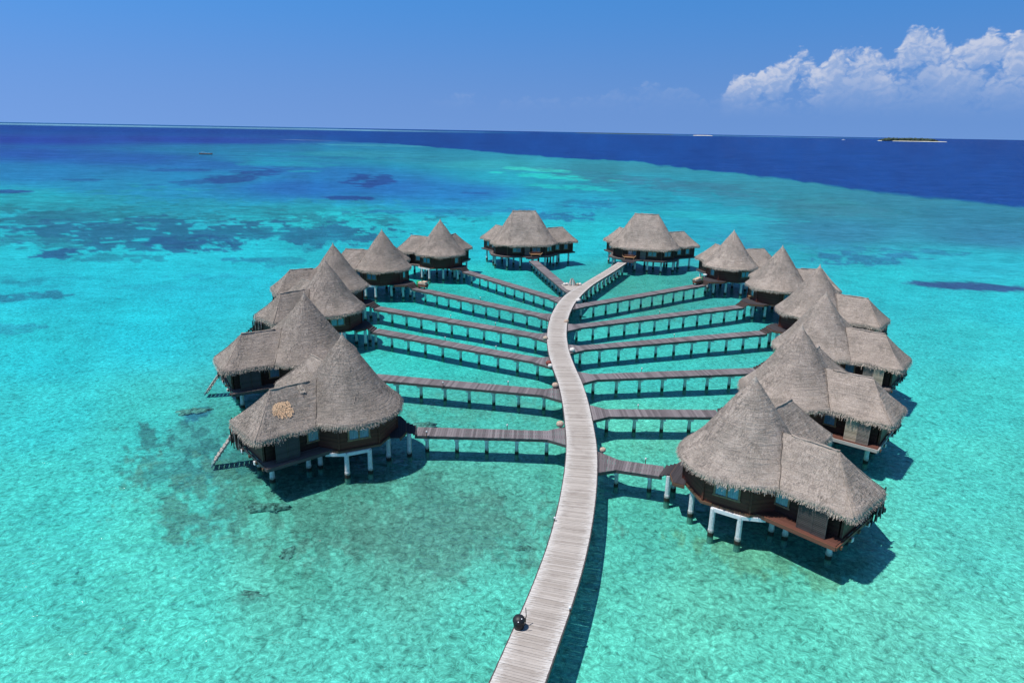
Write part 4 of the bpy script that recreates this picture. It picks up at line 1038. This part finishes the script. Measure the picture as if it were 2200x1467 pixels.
pot(6.95, 75.4, SZ, .32, POTW, 'whitish round pot at the fourth right walkway junction')
pot(7.35, 49.6, SZ, .25, POT, 'small tan pot at the junction of the nearest right walkway')

def stake(x, y, z, h, label):
    o = empty('path_light', (x, y, z)); tag(o, label, 'path light', 'path lights on the walkways')
    mb = MB(); mb.tube([(0, 0, -.15), (0, 0, h)], .035, 6, BEAM); mb.obj('stem', None, o)
    mb = MB(); mb.lathe([(.03, h), (.07, h + .02), (.07, h + .10), (.02, h + .14)], 8, CONC); mb.obj('lamp_head', None, o)
side_name = {'L1': 'lowest left', 'L2': 'second left', 'L3': 'third left', 'L4': 'fourth left', 'L5': 'fifth left', 'R1': 'nearest right', 'R2': 'second right', 'R3': 'third right', 'R4': 'fourth right', 'R5': 'fifth right'}
for k_, ts in (('L1', ((1.0, -1, 'near the villa end'), (7.6, 1, 'in the middle'))), ('L2', ((8.2, -1, 'near the villa end'), (14.4, 1, 'near the boardwalk'))), ('L3', ((10, 1, 'halfway along'), (17.0, 1, 'near the boardwalk'))), ('L4', ((12, 1, 'halfway along'), (19, 1, 'near the boardwalk'))), ('L5', ((13, 1, 'halfway along'),)),
               ('R1', ((1.4, -1, 'beside its steps'),)), ('R2', ((7.2, -1, 'halfway along'),)), ('R3', ((12.6, -1, 'on the far edge'),)), ('R4', ((12.5, -1, 'on the far edge'),)), ('R5', ((14, -1, 'on the far edge'),))):
    _, e, d, L, n2 = WK[k_]
    for t, sg, where in ts:
        if k_[0] == 'L': sg = sg
        p = e + d * t + n2 * sg * (SW / 2 + .03); stake(p.x, p.y, SZ, .34, 'low path light on the %s walkway, %s' % (side_name[k_], where))
for s_t, sg, lab in ((24.0, -1, 'low path light on the left edge of the boardwalk, up from the black bin'), (15.6, 1, 'low path light on the right edge of the boardwalk, opposite the black bin')):
    p, d = main_at(s_t); n2 = Vector((d.y, -d.x)); q_ = p + n2 * sg * 1.2; stake(q_.x, q_.y, MZ - .05, .22, lab)

# black domed bin
bn = empty('litter_bin', (0.60, 29.05, MZ)); bn.scale = (.92, .92, .95); tag(bn, 'black domed bin standing at the left edge of the boardwalk', 'bin')
mb = MB(); mb.lathe([(.20, 0), (.27, .04), (.31, .25), (.32, .40), (.31, .44)], 20, BLACK); mb.obj('bin_body', None, bn, smooth=True)
mb = MB(); mb.lathe([(.34, .42), (.36, .46), (.34, .56), (.27, .68), (.13, .75), (.02, .77)], 20, BLACK); mb.obj('bin_lid', None, bn, smooth=True)
mb = MB(); mb.tube([(.29, .10, .3), (.40, .18, .6), (.36, .24, 1.10)], .025, 6, BLACK); mb.tube([(.20, -.22, .2), (.36, -.30, .5), (.36, -.32, .95)], .02, 6, BLACK); mb.obj('handle', None, bn)
mb = MB()
for dx, dy, z in ((-.04, -.31, .60), (.14, -.18, .70)): mb.lathe([(.001, -.02), (.035, 0), (.035, .02), (.001, .03)], 8, WHITE, (dx, dy, z))
mb.obj('reflector', None, bn)  # white discs stand in for two glints on the glossy lid

# ladder beside the fifth left junction
ld = empty('water_ladder', (4.75, 88.3, 0)); tag(ld, 'small dark ladder down to the water beside the fifth left junction', 'ladder')
for x in (-.22, .22): 
    mb = MB(); mb.bar((x, 0, -.8), (x, 0, 2.3), .06, .06, STICK); mb.obj('rail', None, ld)
for i in range(6): 
    mb = MB(); mb.bar((-.22, 0, -.3 + i * .36), (.22, 0, -.3 + i * .36), .05, .05, STICK); mb.obj('rung', None, ld)

# housekeeping carts
def cart(x, y, z, rz, label, green_side):
    c_ = empty('housekeeping_cart', (x, y, z), rz); tag(c_, label, 'cart', 'housekeeping carts')
    mb = MB(); mb.prism([(-.75, -.38), (.75, -.38), (.75, .38), (-.75, .38)], .28, .72, BASKET); mb.box((0, 0, .74), (1.6, .84, .05), ROPE); mb.obj('basket_body', None, c_)
    for sx in (-.5, .5):
        for sy in (-.36, .36):
            m2 = MB(); m2.tube([(sx, sy - .03, .14), (sx, sy + .03, .14)], .14, 12, STICK); m2.obj('wheel', None, c_)
    for xx, w_, h_ in ((-.42, .62, .24), (.30, .78, .38)):
        m2 = MB(); m2.box((xx, 0, .77 + h_ / 2), (w_, .66, h_), LINEN); 
        for q_ in (.33, .66): m2.box((xx, 0, .77 + h_ * q_), (w_ + .02, .68, .012), POTW)
        m2.obj('linen_stack', None, c_)
    m2 = MB(); g = green_side; m2.lathe([(.20, 0), (.30, .3), (.31, .75), (.22, 1.0), (.05, 1.05)], 10, GREEN, (g * .98, .05, .12)); m2.obj('green_bag', None, c_, smooth=True)
    m2 = MB(); m2.tube([(-g * .76, .3, .5), (-g * 1.15, .3, .95), (-g * 1.15, -.3, .95), (-g * .76, -.3, .5)], .03, 6, STICK); m2.obj('push_handle', None, c_)
cart(-14.3, 107.0, SZ + .01, R(-30), 'cart of tan linen with a green bag on the walkway of the fifth left villa', -1)
cart(31.0, 113.7, SZ + .01, R(36), 'long cart of tan linen and a green bag on the topmost right walkway', 1)
def stool(x, y, z, label):
    o = empty('round_stool', (x, y, z)); tag(o, label, 'stool', 'white round stools on the landing')
    mb = MB(); mb.lathe([(.34, .42), (.38, .45), (.38, .50), (.33, .53), (.02, .54)], 16, WHITE); mb.obj('seat', None, o)
    for k2 in range(3): 
        m2 = MB(); a = k2 * 2.1; m2.bar((.28 * cos(a), .28 * sin(a), 0), (.2 * cos(a), .2 * sin(a), .43), .04, .04, WHITE); m2.obj('leg', None, o)
stool(33.3, 117.4, FZ, 'white round stool on the farthest right landing, left of two')
stool(34.2, 117.3, FZ, 'white round stool on the farthest right landing, right of two')
fx = MB(); fx.prism([(32.4, 114.6), (34.6, 114.4), (35.2, 118.4), (32.7, 118.4)], FZ - .22, FZ + .004, P_PORCH)
tag(fx.obj('side_landing', P_PORCH), 'dark landing platform under the two white stools', 'platform')

def bench(x, y, z, rz, label):
    b_ = empty('slatted_bench', (x, y, z), rz); tag(b_, label, 'bench', 'orange wooden benches on far verandas')
    mb = MB()
    for i in range(4): mb.box((0, -.22 + i * .15, .45), (2.0, .12, .05), TEAK)
    mb.obj('seat', None, b_)
    mb = MB()
    for i in range(3): mb.box((0, .30, .58 + i * .13), (2.0, .04, .08), BASKET)
    mb.obj('backrest', None, b_)
    for sx in (-1, 1):
        mb = MB(); mb.tube([(sx * 1.0, -.1, .45), (sx * 1.12, -.1, .58), (sx * 1.30, -.05, .80)], .06, 7, TEAK); mb.obj('arm', None, b_)
        for sy in (-.2, .25): 
            mb = MB(); mb.bar((sx * .9, sy, 0), (sx * .9, sy, .43), .08, .08, TEAK); mb.obj('leg', None, b_)
bench(4.4, 134.75, FZ + .03, R(6), 'orange wooden bench on the veranda of the far left wide-ridged villa')
bench(22.6, 133.35, FZ + .03, R(-16), 'orange wooden bench on the veranda of the far right wide-ridged villa')
tb = empty('side_table', (36.0, 101.3, FZ)); tag(tb, 'small orange wooden table on the landing of the fifth right villa', 'table')
mb = MB(); mb.box((0, 0, .5), (.8, .55, .05), TEAK); mb.obj('table_top', None, tb)
for sx in (-.33, .33):
    for sy in (-.2, .2): mb = MB(); mb.bar((sx, sy, 0), (sx, sy, .475), .06, .06, TEAK); mb.obj('leg', None, tb)

# ------------------------------------------------------------------ coral rocks under the water
def coral(x, y, rx, ry, h, label):
    n = 26; vs = []; fs = []; random.seed(int(x * 10))
    for i in range(7):
        f = i / 6.0
        for j in range(n):
            a = 2 * pi * j / n; q_ = .85 + .26 * sin(2 * a + x) + .18 * sin(5 * a + y) + .12 * sin(9 * a + x + i) + random.uniform(-.14, .14); r = math.sqrt(max(0.0001, 1 - f ** 2)) * q_
            vs.append((rx * r * cos(a), ry * r * sin(a), h * f * (1 + random.uniform(-.12, .12))*.62))
    for i in range(6):
        for j in range(n): a = i * n + j; b = i * n + (j + 1) % n; fs.append((a, b, b + n, a + n))
    fs.append(tuple(range(6 * n, 7 * n)))
    mb = MB(); mb.add(vs, fs, CORAL); o = mb.obj('coral_rock', CORAL, loc=(x, y, -0.72), smooth=True); tag(o, label, 'coral rock', 'coral rocks under the clear water')
coral(-17.6, 44.2, 1.5, .8, .85, 'long coral rock under the water below the nearest left villa')
coral(-8.0, 59.0, 1.6, 1.0, .75, 'rounded coral rock under the water behind the lowest left walkway')
coral(-15.2, 34.6, .9, .4, .4, 'small coral rock low in the picture on the left')
coral(-14.4, 38.8, .7, .75, .35, 'pale round coral rock below the long one')
coral(1.1, 39.8, .7, .45, .40, 'small coral rock just left of the boardwalk')
coral(-30.9, 61.8, 1.5, 1.1, .5, 'dark coral rock off the ladder of the second left villa')

# ------------------------------------------------------------------ far things: boat, islands
bt = empty('fishing_boat', (-292, 670, 0), R(4)); tag(bt, 'small dark open boat out on the blue water at the upper left', 'boat')
mb = MB(); L_ = 6.2; vs = []; fs = []; secs = 11
for i in range(secs):
    t = -1 + 2 * i / (secs - 1); wd = 1.15 * (1 - abs(t) ** 2.6) + .04; sh_ = .75 + .55 * t ** 4
    for x_, z_ in ((-wd, sh_), (-wd * .7, -.1), (0, -.3), (wd * .7, -.1), (wd, sh_), (wd * .85, sh_ - .1), (0, .25), (-wd * .85, sh_ - .1)): vs.append((t * L_, x_, z_))
for i in range(secs - 1):
    for j in range(8): a = i * 8 + j; b = i * 8 + (j + 1) % 8; fs.append((a, b, b + 8, a + 8))
fs += [tuple(range(8))[::-1], tuple(range((secs - 1) * 8, secs * 8))]
mb.add(vs, fs, HULL); mb.obj('hull', None, bt, smooth=True)
mb = MB(); mb.box((-2.6, 0, 1.75), (3.0, 1.7, .10), POTW); mb.obj('canopy', None, bt)
for sx in (-4.0, -1.2):
    for sy in (-.75, .75): mb = MB(); mb.bar((sx, sy, .4), (sx, sy, 1.72), .08, .08, STICK); mb.obj('canopy_post', None, bt)
mb = MB(); mb.box((1.2, 0, .92), (5.2, 1.2, .10), POTW); mb.obj('thwart_deck', None, bt)

isl = MB(); n = 60; isx, isy = 2990, 5400
ring = [(isx + (262 + 14 * sin(3 * 2 * pi * j / n)) * cos(2 * pi * j / n) * (1.0 if cos(2 * pi * j / n) < 0 else 1.0), isy + (70 + 8 * sin(5 * 2 * pi * j / n)) * sin(2 * pi * j / n)) for j in range(n)]
vs = [(x, y, -1.6) for x, y in ring] + [(isx + (x - isx) * .96, isy + (y - isy) * .9, 2.2) for x, y in ring] + [(isx + (x - isx) * .7, isy + (y - isy) * .6, 3.2) for x, y in ring]
fs = [(i + k2 * n, (i + 1) % n + k2 * n, (i + 1) % n + (k2 + 1) * n, i + (k2 + 1) * n) for k2 in range(2) for i in range(n)] + [tuple(range(2 * n, 3 * n))]
isl.add(vs, fs, SAND); io = isl.obj('sand_island', SAND); tag(io, kind='structure')
random.seed(11); fo = MB()
for _ in range(420):
    t = random.random(); x = isx - 235 + 395 * t; y = isy + random.uniform(-45, 45); edge = min(1, t / .10, (1 - t) / .08)
    hh = (random.uniform(12, 21) + (5 if random.random() < .12 else 0)) * (.45 + .55 * max(0, edge)); r = random.uniform(6, 12)
    m_ = 8
    vs = [(x + r * 1.1 * cos(2 * pi * j / m_) * random.uniform(.7, 1.2), y + r * sin(2 * pi * j / m_) * random.uniform(.7, 1.2), hh * f * random.uniform(.92, 1.08) + 2) for f, q_ in ((.15, 1), (.7, 1)) for j in range(m_)] + [(x, y, hh + 2.5)]
    fs = [(j, (j + 1) % m_, m_ + (j + 1) % m_, m_ + j) for j in range(m_)] + [(m_ + j, m_ + (j + 1) % m_, 2 * m_) for j in range(m_)]
    fo.add(vs, fs, FOLI)
tag(fo.obj('island_grove', FOLI), 'dark green wood covering the sandy island on the horizon', 'wood', kind='stuff')
for i, (t, hh) in enumerate(((.12, 25), (.24, 27), (.47, 30), (.66, 25), (.82, 23))):
    x = isx - 235 + 395 * t; y = isy - 30; pm = empty('palm_tree', (x, y, 2)); tag(pm, ('leftmost', 'second from left', 'middle and tallest', 'second from right', 'rightmost')[i] + ' palm rising above the wood on the far island', 'palm tree', 'palms on the far island')
    mb = MB(); mb.tube([(0, 0, 0), (1, 0, hh * .5), (2, 0, hh - 3)], [.6, .45, .35], 6, TRUNK); mb.obj('trunk', None, pm)
    mb = MB()
    for k2 in range(12):
        a = 2 * pi * k2 / 12; c_ = Vector((2, 0, hh - 3)); d_ = Vector((cos(a), sin(a), .35)); s2 = Vector((-sin(a), cos(a), 0)) * .8
        p1 = c_ + d_ * 3; p2 = c_ + Vector((cos(a) * 5.5, sin(a) * 5.5, -1.0)); mb.add([c_ - s2 * .3, c_ + s2 * .3, p1 + s2, p1 - s2], [(0, 1, 2, 3)], FOLI); mb.add([p1 - s2, p1 + s2, p2], [(0, 1, 2)], FOLI)
    mb.obj('crown', None, pm)
def islet(x, y, rx, ry, h, mt, name):
    mb = MB(); n = 30; vs = []
    for f, z in ((1, -1.5), (.9, h * .6), (.5, h)):
        for j in range(n): a = 2 * pi * j / n; vs.append((x + rx * f * cos(a) * (1 + .05 * sin(3 * a)), y + ry * f * sin(a), z))
    fs = [(i + k2 * n, (i + 1) % n + k2 * n, (i + 1) % n + (k2 + 1) * n, i + (k2 + 1) * n) for k2 in range(2) for i in range(n)] + [tuple(range(2 * n, 3 * n))]
    mb.add(vs, fs, mt); return tag(mb.obj(name, mt), kind='structure')
islet(3130, 12000, 170, 40, 9, SAND, 'sand_islet')
islet(2350, 15500, 1100, 120, 13, FOLI, 'distant_low_island')
wb_ = empty('motor_boat', (2560, 5600, 0)); tag(wb_, 'tiny white motor boat near the horizon, left of the wooded island', 'boat')
mb = MB(); mb.prism([(-14, -3), (8, -3), (15, 0), (8, 3), (-14, 3)], -.5, 3, WHITE); mb.obj('hull', None, wb_)
mb = MB(); mb.prism([(-8, -2), (3, -2), (5, 0), (3, 2), (-8, 2)], 3.02, 6, WHITE); mb.obj('cabin', None, wb_)

S.cycles.max_bounces = 5; S.cycles.diffuse_bounces = 3; S.cycles.glossy_bounces = 2; S.cycles.use_adaptive_sampling = True; S.cycles.adaptive_threshold = 0.02; S.cycles.transparent_max_bounces = 8; S.cycles.use_denoising = True
S.cycles.caustics_reflective = False; S.cycles.caustics_refractive = False
S.cycles.sample_clamp_indirect = 4.0
